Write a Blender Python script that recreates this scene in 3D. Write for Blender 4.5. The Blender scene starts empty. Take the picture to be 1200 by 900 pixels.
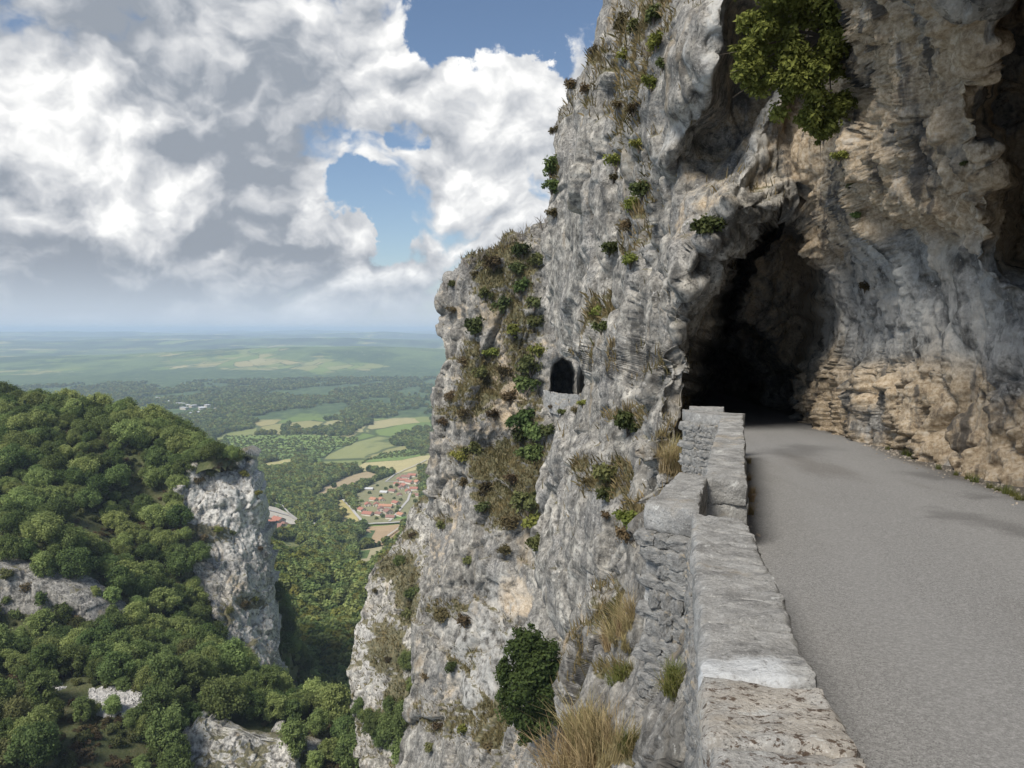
import bpy, math, random
import numpy as np
from mathutils import Vector
from mathutils.bvhtree import BVHTree

# ------------------------------------------------------------------ camera, sky, sun, exposure
SC = bpy.context.scene
COL = SC.collection
F, CX, CY, HOR = 900.0, 600.0, 450.0, 386.0        # photograph: focal length / centre / eye level in pixels
TH = math.atan((CY - HOR) / F)
cT, sT = math.cos(TH), math.sin(TH)

cam_d = bpy.data.cameras.new('camera')
cam_d.sensor_width = 36.0
cam_d.lens = 36.0 * F / 1200.0
cam_d.clip_start = 0.05
cam_d.clip_end = 90000.0
cam = bpy.data.objects.new('camera', cam_d)
COL.objects.link(cam)
cam.rotation_euler = (math.pi / 2 - TH, 0, 0)
SC.camera = cam

SUN_EL, SUN_AZ = math.radians(51), math.radians(-138)   # azimuth clockwise from +Y: behind the camera, to its left
SUN_STRENGTH, SUN_ANGLE = 2.2, math.radians(22)
SKY_STRENGTH = 0.068
SC.view_settings.view_transform = 'Standard'
SC.view_settings.look = 'None'
SC.view_settings.gamma = 1.0
SC.view_settings.use_curve_mapping = False
SC.view_settings.exposure = 1.18
SC.render.engine = 'CYCLES'
SC.cycles.use_denoising = True
SC.cycles.max_bounces = 7
SC.cycles.diffuse_bounces = 4
SC.cycles.transmission_bounces = 4
SC.cycles.volume_bounces = 1
SC.cycles.caustics_reflective = False
SC.cycles.caustics_refractive = False

sun_d = bpy.data.lights.new('sun', 'SUN')
sun_d.energy = SUN_STRENGTH
sun_d.angle = SUN_ANGLE
sun_d.color = (1.0, 0.955, 0.88)
sun = bpy.data.objects.new('sun', sun_d)
COL.objects.link(sun)
sdir = Vector((math.cos(SUN_EL) * math.sin(SUN_AZ), math.cos(SUN_EL) * math.cos(SUN_AZ), math.sin(SUN_EL)))
sun.rotation_euler = sdir.to_track_quat('Z', 'Y').to_euler()
sun.location = (0, -20, 60)


class NT:
    """small helper for building node trees"""
    def __init__(s, tree):
        s.t = tree; s.n = tree.nodes; s.l = tree.links
    def new(s, kind, **kw):
        nd = s.n.new(kind)
        for k, v in kw.items():
            setattr(nd, k, v)
        return nd
    def put(s, sock, v):
        if hasattr(v, 'is_output') or isinstance(v, bpy.types.NodeSocket):
            s.l.new(v, sock)
        elif v is not None:
            if isinstance(v, tuple) and len(v) == 3 and sock.type == 'RGBA':
                v = (*v, 1)
            sock.default_value = v
    def math(s, op, a, b=None, c=None, clamp=False):
        nd = s.new('ShaderNodeMath', operation=op, use_clamp=clamp)
        s.put(nd.inputs[0], a)
        if b is not None: s.put(nd.inputs[1], b)
        if c is not None: s.put(nd.inputs[2], c)
        return nd.outputs[0]
    def vec(s, op, a, b=None, scale=None):
        nd = s.new('ShaderNodeVectorMath', operation=op)
        s.put(nd.inputs[0], a)
        if b is not None: s.put(nd.inputs[1], b)
        if scale is not None: s.put(nd.inputs['Scale'], scale)
        return nd.outputs['Value'] if op in ('DOT_PRODUCT', 'LENGTH', 'DISTANCE') else nd.outputs[0]
    def noise(s, v, scale, detail=4, rough=0.5, dist=0.0, out='Fac'):
        nd = s.new('ShaderNodeTexNoise')
        s.put(nd.inputs['Vector'], v); s.put(nd.inputs['Scale'], scale)
        s.put(nd.inputs['Detail'], detail); s.put(nd.inputs['Roughness'], rough); s.put(nd.inputs['Distortion'], dist)
        return nd.outputs[out]
    def vor(s, v, scale, feature='F1', out='Distance', detail=0.0, rand=1.0):
        nd = s.new('ShaderNodeTexVoronoi', feature=feature)
        s.put(nd.inputs['Vector'], v); s.put(nd.inputs['Scale'], scale); s.put(nd.inputs['Detail'], detail)
        s.put(nd.inputs['Randomness'], rand)
        return nd.outputs[out]
    def ramp(s, x, a, b, lo=0.0, hi=1.0, smooth=True):
        nd = s.new('ShaderNodeMapRange', interpolation_type='SMOOTHSTEP' if smooth else 'LINEAR')
        s.put(nd.inputs[0], x); s.put(nd.inputs[1], a); s.put(nd.inputs[2], b); s.put(nd.inputs[3], lo); s.put(nd.inputs[4], hi)
        return nd.outputs[0]
    def mix(s, f, a, b, mode='MIX'):
        nd = s.new('ShaderNodeMix', data_type='RGBA', blend_type=mode)
        s.put(nd.inputs['Factor'], f); s.put(nd.inputs['A'], a); s.put(nd.inputs['B'], b)
        return nd.outputs['Result']
    def scale(s, v, sx, sy, sz):
        nd = s.new('ShaderNodeMapping'); nd.inputs['Scale'].default_value = (sx, sy, sz)
        s.put(nd.inputs['Vector'], v)
        return nd.outputs[0]
    def colramp(s, x, stops):
        nd = s.new('ShaderNodeValToRGB'); s.put(nd.inputs[0], x)
        e = nd.color_ramp.elements
        while len(e) < len(stops): e.new(0.5)
        for i, (p, c) in enumerate(stops):
            e[i].position = p; e[i].color = (*c, 1)
        return nd.outputs[0]
    def attr(s, name, out='Fac'):
        nd = s.new('ShaderNodeAttribute', attribute_name=name)
        return nd.outputs[out]


def pdir(px, py):
    v = (CY - py) / F
    d = Vector(((px - CX) / F, cT + v * sT, -sT + v * cT))
    return tuple(d.normalized())


def build_world():
    w = bpy.data.worlds.new('World'); SC.world = w; w.use_nodes = True
    w.cycles.sampling_method = 'MANUAL'; w.cycles.sample_map_resolution = 256
    n = NT(w.node_tree); n.n.clear()
    out = n.new('ShaderNodeOutputWorld'); bg = n.new('ShaderNodeBackground')
    sky = n.new('ShaderNodeTexSky', sky_type='NISHITA')
    sky.sun_disc = False; sky.sun_elevation = SUN_EL; sky.sun_rotation = SUN_AZ
    sky.altitude = 600; sky.air_density = 1.0; sky.dust_density = 1.2; sky.ozone_density = 1.6
    blue = n.vec('SCALE', sky.outputs[0], scale=SKY_STRENGTH)
    tc = n.new('ShaderNodeTexCoord')
    d = n.vec('NORMALIZE', tc.outputs['Generated'])
    warpv = n.noise(d, 5.0, 5, 0.55, 0, 'Color')
    warpv = n.vec('SUBTRACT', warpv, (0.5, 0.5, 0.5))
    dw = n.vec('ADD', d, n.vec('SCALE', warpv, scale=0.14))
    # stretched towards the horizon, as a layer of cumulus seen from below is
    sep = n.new('ShaderNodeSeparateXYZ'); n.put(sep.inputs[0], d); zz = sep.outputs['Z']
    def cloud_coord(off):
        v = n.vec('ADD', dw, off)
        return n.scale(v, 1, 1, 1.45)
    def density(off):
        v = cloud_coord(off)
        a = n.noise(v, 3.4, 10, 0.60, 0.15)
        b = n.math('SUBTRACT', 0.75, n.vor(v, 8.5, 'F1', 'Distance', 4.0))
        return n.math('ADD', a, n.math('MULTIPLY', b, 0.50))
    D0 = density((0, 0, 0))
    D1 = density((-0.012, -0.006, 0.020))
    fw = n.vec('SUBTRACT', n.noise(d, 16.0, 6, 0.62, 0, 'Color'), (0.5, 0.5, 0.5))
    dn = n.vec('NORMALIZE', n.vec('ADD', dw, n.vec('SCALE', fw, scale=0.10)))
    def blob(px, py, r_in, r_out):
        dt = n.vec('DOT_PRODUCT', dn, pdir(px, py))
        return n.ramp(dt, math.cos(r_out / F), math.cos(r_in / F))
    def total(start, items):
        acc = start
        for g in items:
            acc = n.math('MULTIPLY_ADD', blob(*g[:4]), g[4], acc)
        return acc
    # how the cumulus field is spread: thick banks and the openings between them
    cov = total(n.math('ADD', D0, 0.135), [
        (140, 130, 60, 340, .28), (300, 60, 40, 230, .16), (120, 300, 30, 260, .20), (330, 320, 30, 160, .16), (560, 130, 30, 125, .28), (590, 230, 30, 125, .30), (460, 330, 20, 110, .18), (430, 90, 10, 70, .20), (640, 120, 10, 90, .24),
        (414, 236, 4, 48, -.52), (446, 262, 4, 40, -.50), (590, 22, 8, 70, -.62), (520, 18, 6, 62, -.56), (655, 30, 6, 62, -.62), (470, 128, 2, 22, -.26), (447, 104, 2, 20, -.24), (478, 160, 2, 20, -.2), (400, 0, 4, 34, .22), (690, 50, 4, 40, .45), (450, 296, 3, 30, -.3)])
    mask = n.ramp(cov, 0.58, 0.78)
    # light on the cloud: relief towards the sun, thick grey bodies and thin white ones
    rel = n.math('MULTIPLY', n.math('SUBTRACT', D0, D1), 1.35)
    lum = total(n.math('ADD', 0.56, rel), [
        (70, 165, 5, 95, .22), (150, 205, 5, 70, .20), (215, 245, 5, 50, .15), (15, 150, 5, 80, .15), (330, 30, 5, 150, .04), (470, 40, 5, 60, .10), (545, 90, 5, 75, .14), (630, 110, 5, 90, .20), (545, 255, 5, 45, .18), (366, 264, 2, 30, .24), (330, 165, 5, 40, .08), (590, 200, 5, 70, .08), (400, 305, 3, 45, .10), (150, 300, 3, 40, .06), (545, 160, 5, 70, .08),
        (40, 335, 10, 130, -.24), (170, 295, 10, 100, -.14), (250, 110, 20, 170, -.16), (60, 50, 20, 150, -.05), (310, 235, 10, 95, -.18), (20, 265, 5, 80, -.06), (60, 40, 10, 130, -.03), (380, 130, 5, 60, -.04), (490, 300, 5, 50, -.08), (330, 305, 5, 60, -.10), (230, 335, 5, 60, -.06)])
    lum = n.math('ADD', lum, n.ramp(cov, 0.62, 0.80, 0.06, -0.02))
    lum = n.math('MINIMUM', n.math('MAXIMUM', lum, 0.25), 0.88)
    ccol = n.colramp(lum, [(0.0, (0.10, 0.125, 0.16)), (0.32, (0.215, 0.236, 0.266)), (0.5, (0.335, 0.348, 0.368)), (0.68, (0.465, 0.470, 0.478)), (0.86, (0.64, 0.637, 0.625))])
    col = n.mix(mask, blue, ccol)
    # pale haze belt near the horizon
    belt = n.math('POWER', n.ramp(zz, -0.005, 0.105, 1.0, 0.0), 1.25)
    belt = n.math('MULTIPLY', belt, 0.95)
    col = n.mix(belt, col, (0.35, 0.395, 0.45))
    n.put(bg.inputs['Color'], col); bg.inputs['Strength'].default_value = 0.75
    n.l.new(bg.outputs[0], out.inputs['Surface'])


build_world()

# ------------------------------------------------------------------ pixel <-> place helpers
def P(px, py, d):
    px = np.asarray(px, float); py = np.asarray(py, float); d = np.asarray(d, float)
    u = (px - CX) / F; v = (CY - py) / F
    dy = cT + v * sT
    s = d / dy
    return np.stack(np.broadcast_arrays(u * s, d, (-sT + v * cT) * s), -1)

def pix(p):
    p = np.asarray(p, float)
    f = p[..., 1] * cT - p[..., 2] * sT
    up = p[..., 1] * sT + p[..., 2] * cT
    return CX + F * p[..., 0] / f, CY - F * up / f

# ------------------------------------------------------------------ noise (numpy)
def _hash(ix, iy, iz, seed):
    h = (ix.astype(np.uint32) * np.uint32(374761393) + iy.astype(np.uint32) * np.uint32(668265263)
         + iz.astype(np.uint32) * np.uint32(2147483647) + np.uint32((seed * 974634777) & 0xffffffff))
    h = (h ^ (h >> np.uint32(13))) * np.uint32(1274126177)
    h = (h ^ (h >> np.uint32(16))) * np.uint32(2246822519)
    return h ^ (h >> np.uint32(13))

def _r(h): return (h & np.uint32(0xffffff)).astype(np.float64) / 16777215.0

def gnoise(p, seed=0):
    p = np.asarray(p, float)
    i = np.floor(p).astype(np.int64); f = p - i
    w = f * f * f * (f * (f * 6 - 15) + 10)
    tot = np.zeros(p.shape[0])
    for a in (0, 1):
        for b in (0, 1):
            for c in (0, 1):
                h = _hash(i[:, 0] + a, i[:, 1] + b, i[:, 2] + c, seed)
                gx = (h & np.uint32(1023)).astype(float) / 511.5 - 1
                gy = ((h >> np.uint32(10)) & np.uint32(1023)).astype(float) / 511.5 - 1
                gz = ((h >> np.uint32(20)) & np.uint32(1023)).astype(float) / 511.5 - 1
                dv = gx * (f[:, 0] - a) + gy * (f[:, 1] - b) + gz * (f[:, 2] - c)
                wt = (w[:, 0] if a else 1 - w[:, 0]) * (w[:, 1] if b else 1 - w[:, 1]) * (w[:, 2] if c else 1 - w[:, 2])
                tot += wt * dv
    return tot * 1.3

def fbm(p, octs=4, gain=0.5, lac=2.03, seed=0, ridged=False):
    p = np.asarray(p, float); a = 1.0; t = np.zeros(p.shape[0]); s = 0
    for o in range(octs):
        v = gnoise(p, seed + o * 17)
        if ridged: v = 0.5 - np.abs(v) * 1.6
        t += a * v; s += a; a *= gain; p = p * lac + 7.3
    return t / s * (1.0 if ridged else 1.3)

def facets(p, seed=0):
    """angular broken-block relief: every Voronoi cell is a tilted plane; also the distance to the crack"""
    p = np.asarray(p, float)
    i = np.floor(p).astype(np.int64)
    n = p.shape[0]
    b1 = np.full(n, 1e9); b2 = np.full(n, 1e9); val = np.zeros(n)
    for a in (-1, 0, 1):
        for b in (-1, 0, 1):
            for c in (-1, 0, 1):
                ci = i + np.array([a, b, c])
                h = _hash(ci[:, 0], ci[:, 1], ci[:, 2], seed)
                h2 = _hash(ci[:, 1], ci[:, 2], ci[:, 0], seed + 5)
                s = np.stack([(h & np.uint32(1023)), ((h >> np.uint32(10)) & np.uint32(1023)), ((h >> np.uint32(20)) & np.uint32(1023))], -1) / 1023.0
                dv = p - (ci + s)
                dd = (dv * dv).sum(1)
                g = np.stack([(h2 & np.uint32(1023)), ((h2 >> np.uint32(10)) & np.uint32(1023)), ((h2 >> np.uint32(20)) & np.uint32(1023))], -1) / 511.5 - 1
                v = (dv * g).sum(1) * 1.3 + (_r(h ^ h2) - 0.5) * 0.9
                m = dd < b1
                b2 = np.where(m, b1, np.minimum(b2, dd))
                val = np.where(m, v, val); b1 = np.where(m, dd, b1)
    return val, np.sqrt(b2) - np.sqrt(b1)

def sstep(x, a, b):
    t = np.clip((x - a) / (b - a), 0, 1)
    return t * t * (3 - 2 * t)

# ------------------------------------------------------------------ object helpers
def link(o, parent=None):
    COL.objects.link(o)
    if parent is not None: o.parent = parent
    return o

def tag(o, label=None, cat=None, group=None, kind=None):
    if label: o['label'] = label
    if cat: o['category'] = cat
    if group: o['group'] = group
    if kind: o['kind'] = kind
    return o

def np_mesh(name, V, Q, mat, attrs=None, smooth=True, mats=None, mat_idx=None):
    V = np.asarray(V, np.float32); Q = np.asarray(Q, np.int32); k = Q.shape[1]
    me = bpy.data.meshes.new(name)
    me.vertices.add(len(V)); me.vertices.foreach_set('co', V.ravel())
    me.loops.add(Q.size); me.loops.foreach_set('vertex_index', Q.ravel())
    me.polygons.add(len(Q)); me.polygons.foreach_set('loop_start', np.arange(0, Q.size, k, dtype=np.int32))
    me.polygons.foreach_set('use_smooth', np.full(len(Q), smooth, bool))
    for a, arr in (attrs or {}).items():
        at = me.attributes.new(a, 'FLOAT', 'POINT'); at.data.foreach_set('value', np.asarray(arr, np.float32))
    for m in (mats or [mat]): me.materials.append(m)
    if mat_idx is not None: me.polygons.foreach_set('material_index', np.asarray(mat_idx, np.int32))
    me.update(); me.validate()
    return me

def obj(name, me, parent=None):
    return link(bpy.data.objects.new(name, me), parent)

def empty(name, loc=(0, 0, 0), rz=0.0, s=1.0):
    o = bpy.data.objects.new(name, None); o.empty_display_size = 0.3
    o.location = loc; o.rotation_euler = (0, 0, rz); o.scale = (s, s, s)
    return link(o)

def copy_tree(root):
    c = root.copy(); COL.objects.link(c)
    for ch in root.children:
        k = ch.copy(); COL.objects.link(k); k.parent = c
    return c

def grid_faces(nr, nc):
    i = np.arange(nr * nc).reshape(nr, nc)
    return np.stack([i[:-1, :-1], i[1:, :-1], i[1:, 1:], i[:-1, 1:]], -1).reshape(-1, 4)

# ------------------------------------------------------------------ materials
def new_mat(name):
    m = bpy.data.materials.new(name); m.use_nodes = True
    n = NT(m.node_tree); n.n.clear()
    out = n.new('ShaderNodeOutputMaterial')
    b = n.new('ShaderNodeBsdfPrincipled'); b.inputs['Specular IOR Level'].default_value = 0.25
    b.inputs['Roughness'].default_value = 0.9
    n.l.new(b.outputs[0], out.inputs['Surface'])
    tc = n.new('ShaderNodeTexCoord')
    return m, n, b, tc.outputs['Object'], out

def bump(n, b, h, strength, dist, prev=None):
    nd = n.new('ShaderNodeBump'); nd.inputs['Strength'].default_value = strength; nd.inputs['Distance'].default_value = dist
    n.put(nd.inputs['Height'], h)
    if prev is not None: n.l.new(prev, nd.inputs['Normal'])
    n.l.new(nd.outputs[0], b.inputs['Normal'])
    return nd.outputs[0]

def rock_material(name, k=1.0, light=1.0, fine=1.0):
    """weathered limestone; k = size of the pattern in metres (large for far cliffs)"""
    m, n, b, co, _ = new_mat(name)
    c = n.vec('SCALE', co, scale=1.35 / k)
    wv = n.vec('ADD', c, n.vec('SCALE', n.noise(c, 0.9, 3, .5, 0, 'Color'), scale=0.30))
    big = n.noise(wv, 0.28, 5, .6)
    mid = n.noise(wv, 1.3, 8, .66)
    finn = n.noise(c, 9.0, 7, .70)
    streak = n.noise(n.scale(wv, 1.5, 1.5, 0.16), 1.0, 6, .6)
    L = light
    grey = n.colramp(mid, [(0.34, (.085 * L, .083 * L, .079 * L)), (0.44, (.225 * L, .220 * L, .209 * L)), (0.54, (.36 * L, .352 * L, .335 * L)), (0.66, (.56 * L, .545 * L, .51 * L))])
    blue = n.colramp(finn, [(0.36, (.115 * L, .117 * L, .12 * L)), (0.62, (.42 * L, .418 * L, .415 * L))])
    col = n.mix(n.ramp(big, .46, .64, 0, .8), grey, blue)
    lich = n.noise(c, 5.2, 6, .72)
    jit = n.vec('ADD', c, n.vec('SCALE', n.noise(c, 3.0, 3, .6, 0, 'Color'), scale=.22))
    def cells(sc):
        q_ = n.new('ShaderNodeSeparateColor'); n.put(q_.inputs[0], n.vor(n.scale(jit, 1, 1, .55), sc, 'F1', 'Color')); return q_.outputs[0]
    cellv = cells(1.5); cellw = cells(4.6)
    tone = n.math('ADD', n.ramp(cellv, 0, 1, .74, 1.12), n.ramp(cellw, 0, 1, -.10, .10))
    tn = n.new('ShaderNodeCombineColor'); [n.put(tn.inputs[i], tone) for i in range(3)]
    col = n.mix(1.0, col, tn.outputs[0], 'MULTIPLY')
    col = n.mix(1.0, col, (1.0, .955, .875), 'MULTIPLY')
    col = n.mix(n.ramp(lich, .53, .62, 0, .78), col, (.075, .072, .066))
    col = n.mix(n.ramp(lich, .42, .33, 0, .75), col, (.56 * L, .54 * L, .50 * L))
    # ochre and tan staining where the rock is fresh
    och = n.math('ADD', n.attr('ochre'), n.math('MULTIPLY', n.math('SUBTRACT', mid, .5), 1.1))
    tan = n.colramp(n.math('ADD', n.math('MULTIPLY', finn, .6), n.math('MULTIPLY', lich, .4)), [(0.33, (.14, .095, .052)), (0.45, (.40, .295, .18)), (0.54, (.60, .475, .325)), (0.66, (.72, .64, .51))])
    col = n.mix(n.ramp(och, .34, .66, 0, .88), col, tan)
    warm = n.ramp(n.noise(n.scale(wv, .8, .8, .35), .55, 4, .6), .58, .72, 0, .55)
    col = n.mix(warm, col, (.36 * L, .285 * L, .19 * L))
    # black water streaks of algae
    st = n.ramp(streak, .54, .64, 0, 1)
    st = n.math('MULTIPLY', st, n.math('ADD', .42, n.math('MULTIPLY', n.attr('streak'), .5)))
    col = n.mix(st, col, (.045, .047, .05))
    # pale calcite; the attribute also carries the painted lit rib
    pale = n.ramp(n.noise(n.scale(wv, 1.6, 1.6, .3), .8, 6, .65), .60, .74, 0, .6)
    pale = n.math('MAXIMUM', pale, n.math('MULTIPLY', n.attr('pale'), n.ramp(mid, .35, .6)))
    col = n.mix(pale, col, (.57 * L, .555 * L, .515 * L))
    col = n.mix(n.math('MULTIPLY', n.math('SUBTRACT', 1, finn), .35), col, (.16, .16, .165), 'MULTIPLY') if False else col
    # dry turf and moss on ledges
    geo = n.new('ShaderNodeNewGeometry')
    sep = n.new('ShaderNodeSeparateXYZ'); n.put(sep.inputs[0], geo.outputs['Normal'])
    led = n.math('ADD', n.math('MULTIPLY', sep.outputs['Z'], .75), n.math('MULTIPLY', n.math('SUBTRACT', mid, .5), 1.2))
    led = n.math('ADD', led, n.math('MULTIPLY', n.attr('veg'), .75))
    turf = n.colramp(n.noise(c, 3.3, 5, .65), [(.3, (.045, .05, .02)), (.5, (.115, .105, .05)), (.7, (.23, .19, .10))])
    col = n.mix(n.ramp(led, .62, .80, 0, .92), col, turf)
    n.put(b.inputs['Base Color'], col)
    h1 = n.noise(n.scale(wv, 1, 1, .7), 2.2, 11, .74)
    h2 = n.noise(n.scale(c, 1, 1, .45), 5.5, 6, .62, .6)
    hh = n.math('ADD', h1, n.math('MULTIPLY', h2, .45))
    hh = n.math('ADD', hh, n.math('MULTIPLY', cellv, .42))
    hh = n.math('ADD', hh, n.math('MULTIPLY', cellw, .20))
    bump(n, b, hh, .85, .17 * k * fine)
    return m

M = {}
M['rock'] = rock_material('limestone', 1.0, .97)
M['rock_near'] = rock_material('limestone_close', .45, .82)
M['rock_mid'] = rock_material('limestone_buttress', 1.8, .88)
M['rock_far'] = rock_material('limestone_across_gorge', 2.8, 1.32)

def asphalt():
    m, n, b, co, _ = new_mat('asphalt')
    sp = n.noise(co, 130, 4, .75)
    agg = n.vor(co, 150, 'F1', 'Color')
    aggv = n.new('ShaderNodeSeparateColor'); n.put(aggv.inputs[0], agg)
    tint = n.noise(co, .55, 5, .6, .4)
    base = n.colramp(sp, [(.30, (.095, .093, .089)), (.5, (.245, .241, .232)), (.68, (.41, .402, .387))])
    chips = n.ramp(aggv.outputs[0], .78, .97, 0, .6)
    col = n.mix(chips, base, (.36, .35, .335))
    dark = n.ramp(aggv.outputs[1], .86, 1.0, 0, .7)
    col = n.mix(dark, col, (.022, .021, .02))
    col = n.mix(n.ramp(tint, .35, .7, 0, .4), col, (.26, .255, .245))
    brown = n.ramp(n.noise(n.scale(co, 1.0, .22, 1), .8, 4, .6), .52, .72, 0, .38)
    col = n.mix(brown, col, (.085, .070, .054))
    ru = n.attr('u')
    wob_ = n.math('MULTIPLY', n.math('SUBTRACT', n.noise(co, 1.4, 4, .6), .5), .10)
    uu = n.math('ADD', ru, wob_)
    track = n.math('MAXIMUM', n.ramp(n.math('ABSOLUTE', n.math('SUBTRACT', uu, .27)), .09, .02, 0, .4), n.ramp(n.math('ABSOLUTE', n.math('SUBTRACT', uu, .60)), .10, .02, 0, .4))
    col = n.mix(track, col, (.27, .265, .255))
    dirt = n.math('MAXIMUM', n.ramp(uu, .09, .01, 0, .45), n.ramp(uu, .87, .985, 0, .85))
    col = n.mix(dirt, col, n.mix(sp, (.055, .045, .033), (.16, .135, .10)))
    gr = n.noise(co, 38, 5, .75)
    col = n.mix(n.ramp(gr, .38, .62, .38, 0), col, (.09, .087, .082))
    col = n.mix(n.ramp(gr, .52, .70, 0, .35), col, (.38, .37, .35))
    # oil and tyre marks
    for (x, y, r) in ((5.35, 9.0, .55), (5.6, 8.3, .4), (6.8, 12.4, .6), (5.7, 15.6, .9), (6.4, 16.4, .8), (6.4, 10.4, .35)):
        dd = n.vec('DISTANCE', n.vec('ADD', n.scale(co, 1, .75, 0), n.vec('SCALE', n.noise(co, 1.9, 4, .6, 0, 'Color'), scale=.9)), (x + .45, y * .75 + .45, .45))
        col = n.mix(n.ramp(dd, r * .2, r, .40, 0), col, (.05, .047, .044))
    n.put(b.inputs['Base Color'], col)
    b.inputs['Roughness'].default_value = .82
    bump(n, b, n.math('ADD', sp, n.math('MULTIPLY', aggv.outputs[0], .5)), .55, .012)
    return m
M['asphalt'] = asphalt()

def masonry(name, tone, pit=0.0, patch=None, warm=0.0):
    m, n, b, co, _ = new_mat(name)
    info = n.new('ShaderNodeObjectInfo')
    c = n.vec('ADD', co, n.vec('SCALE', info.outputs['Location'], scale=0.0))
    a = n.noise(c, 4.0, 8, .66)
    f = n.noise(c, 34, 6, .7)
    st = n.noise(n.scale(c, 1, 2.6, 1), 7.0, 5, .65, .3)
    t = tone
    col = n.colramp(a, [(.26, (.115 * t, .112 * t, .105 * t)), (.45, (.245 * t, .24 * t, .226 * t)), (.6, (.345 * t, .338 * t, .318 * t)), (.78, (.47 * t, .46 * t, .43 * t))])
    col = n.mix(n.ramp(f, .52, .70, 0, .55), col, (.5 * t, .485 * t, .45 * t))
    col = n.mix(n.ramp(f, .42, .28, 0, .7), col, (.075, .072, .066))
    col = n.mix(n.ramp(st, .56, .72, 0, .6), col, (.10, .098, .092))
    col = n.mix(n.ramp(n.noise(c, 2.1, 4, .6), .56, .7, 0, .35 + warm), col, (.36, .29, .19))
    if pit:
        v = n.noise(n.scale(c, 1, 1.4, 1), 20, 5, .75)
        col = n.mix(n.ramp(n.noise(c, 3.2, 4, .6), .38, .62, .05, .48), col, (.44, .38, .30))
        col = n.mix(n.ramp(v, .545, .60, 0, .92 * pit), col, (.075, .048, .03))
    spk = n.noise(c, 75, 4, .7)
    col = n.mix(n.ramp(spk, .57, .66, 0, .7), col, (.06, .058, .052))
    col = n.mix(n.ramp(spk, .42, .33, 0, .6), col, (.55 * t, .535 * t, .50 * t))
    # crusts of white and black lichen
    li = n.ramp(n.noise(c, 11, 5, .6), .61, .68, 0, .65)
    col = n.mix(li, col, (.50, .50, .47))
    if patch:
        dd = n.vec('DISTANCE', n.vec('ADD', n.scale(c, 1, 1, 0), n.vec('SCALE', n.noise(c, 7, 5, .65, 0, 'Color'), scale=.34)), (patch[0] + .17, patch[1] + .17, .17))
        col = n.mix(n.math('MULTIPLY', n.ramp(dd, patch[2] * .55, patch[2] * .95, .85, 0), n.ramp(f, .30, .5, .25, 1)), col, (.52, .53, .53))
    n.put(b.inputs['Base Color'], col)
    b1 = bump(n, b, n.math('ADD', n.noise(c, 9, 9, .7), n.math('MULTIPLY', st, .5)), .8, .05)
    return m
M['coping'] = masonry('weathered_coping', .92)
M['coping_pale'] = masonry('patched_coping', 1.02, 0, (.80, 2.62, .25))
M['coping_tan'] = masonry('pitted_coping', 1.12, 1.0, None, .3)
M['stone'] = masonry('rubble_stone', .85, 0, None, .1)
M['stone_tan'] = masonry('tan_rubble', .9, 0, None, .5)

def simple(name, col, rough=.9, var=.25, scale=3.0):
    m, n, b, co, _ = new_mat(name)
    v = n.noise(co, scale, 5, .6)
    c = n.mix(v, tuple(x * (1 - var) for x in col), tuple(min(1, x * (1 + var)) for x in col))
    n.put(b.inputs['Base Color'], c); b.inputs['Roughness'].default_value = rough
    return m
M['mortar'] = masonry('rough_mortar', .92, 0, None, .05)
M['bark'] = simple('bark', (.10, .082, .065), var=.4, scale=6)
M['twig'] = simple('dead_twig', (.23, .20, .17), var=.3, scale=9)

def leaf_mat(name, dark, lightc, trans=.3, objvar=.5):
    m = bpy.data.materials.new(name); m.use_nodes = True
    n = NT(m.node_tree); n.n.clear()
    out = n.new('ShaderNodeOutputMaterial')
    info = n.new('ShaderNodeObjectInfo')
    t = n.math('ADD', n.attr('tint'), n.math('MULTIPLY', n.math('SUBTRACT', info.outputs['Random'], .5), objvar * 2))
    col = n.mix(n.math('MINIMUM', n.math('MAXIMUM', t, 0), 1), dark, lightc)
    hs = n.new('ShaderNodeHueSaturation'); n.put(hs.inputs['Color'], col)
    n.put(hs.inputs['Hue'], n.math('ADD', .472, n.math('MULTIPLY', n.math('FRACT', n.math('MULTIPLY', info.outputs['Random'], 7.7)), .042)))
    hs.inputs['Saturation'].default_value = 1.0
    d = n.new('ShaderNodeBsdfDiffuse'); tr = n.new('ShaderNodeBsdfTranslucent'); mx = n.new('ShaderNodeMixShader')
    n.l.new(hs.outputs[0], d.inputs['Color']); n.l.new(hs.outputs[0], tr.inputs['Color']); mx.inputs[0].default_value = trans
    n.l.new(d.outputs[0], mx.inputs[1]); n.l.new(tr.outputs[0], mx.inputs[2]); n.l.new(mx.outputs[0], out.inputs['Surface'])
    return m
M['leaf'] = leaf_mat('broadleaf', (.090, .130, .044), (.345, .420, .150), .4)
M['leaf_dark'] = leaf_mat('dark_broadleaf', (.066, .104, .038), (.235, .295, .105), .4, objvar=.25)
M['leaf_deep'] = leaf_mat('deep_green_leaf', (.022, .042, .015), (.085, .13, .042), objvar=.05)
M['leaf_olive'] = leaf_mat('olive_leaf', (.085, .10, .026), (.30, .32, .085), objvar=.1)
M['leaf_shrub'] = leaf_mat('shrub_leaf', (.055, .07, .028), (.17, .185, .075))
M['leaf_brown'] = leaf_mat('drying_shrub_leaf', (.07, .058, .03), (.19, .15, .08))
M['leaf_conifer'] = leaf_mat('conifer_needles', (.016, .030, .014), (.045, .075, .03), .1)
M['straw'] = leaf_mat('dry_grass', (.20, .16, .075), (.46, .38, .20), .3, .1)
M['grass'] = leaf_mat('green_grass', (.07, .09, .025), (.20, .21, .07), .3, .1)

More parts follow.
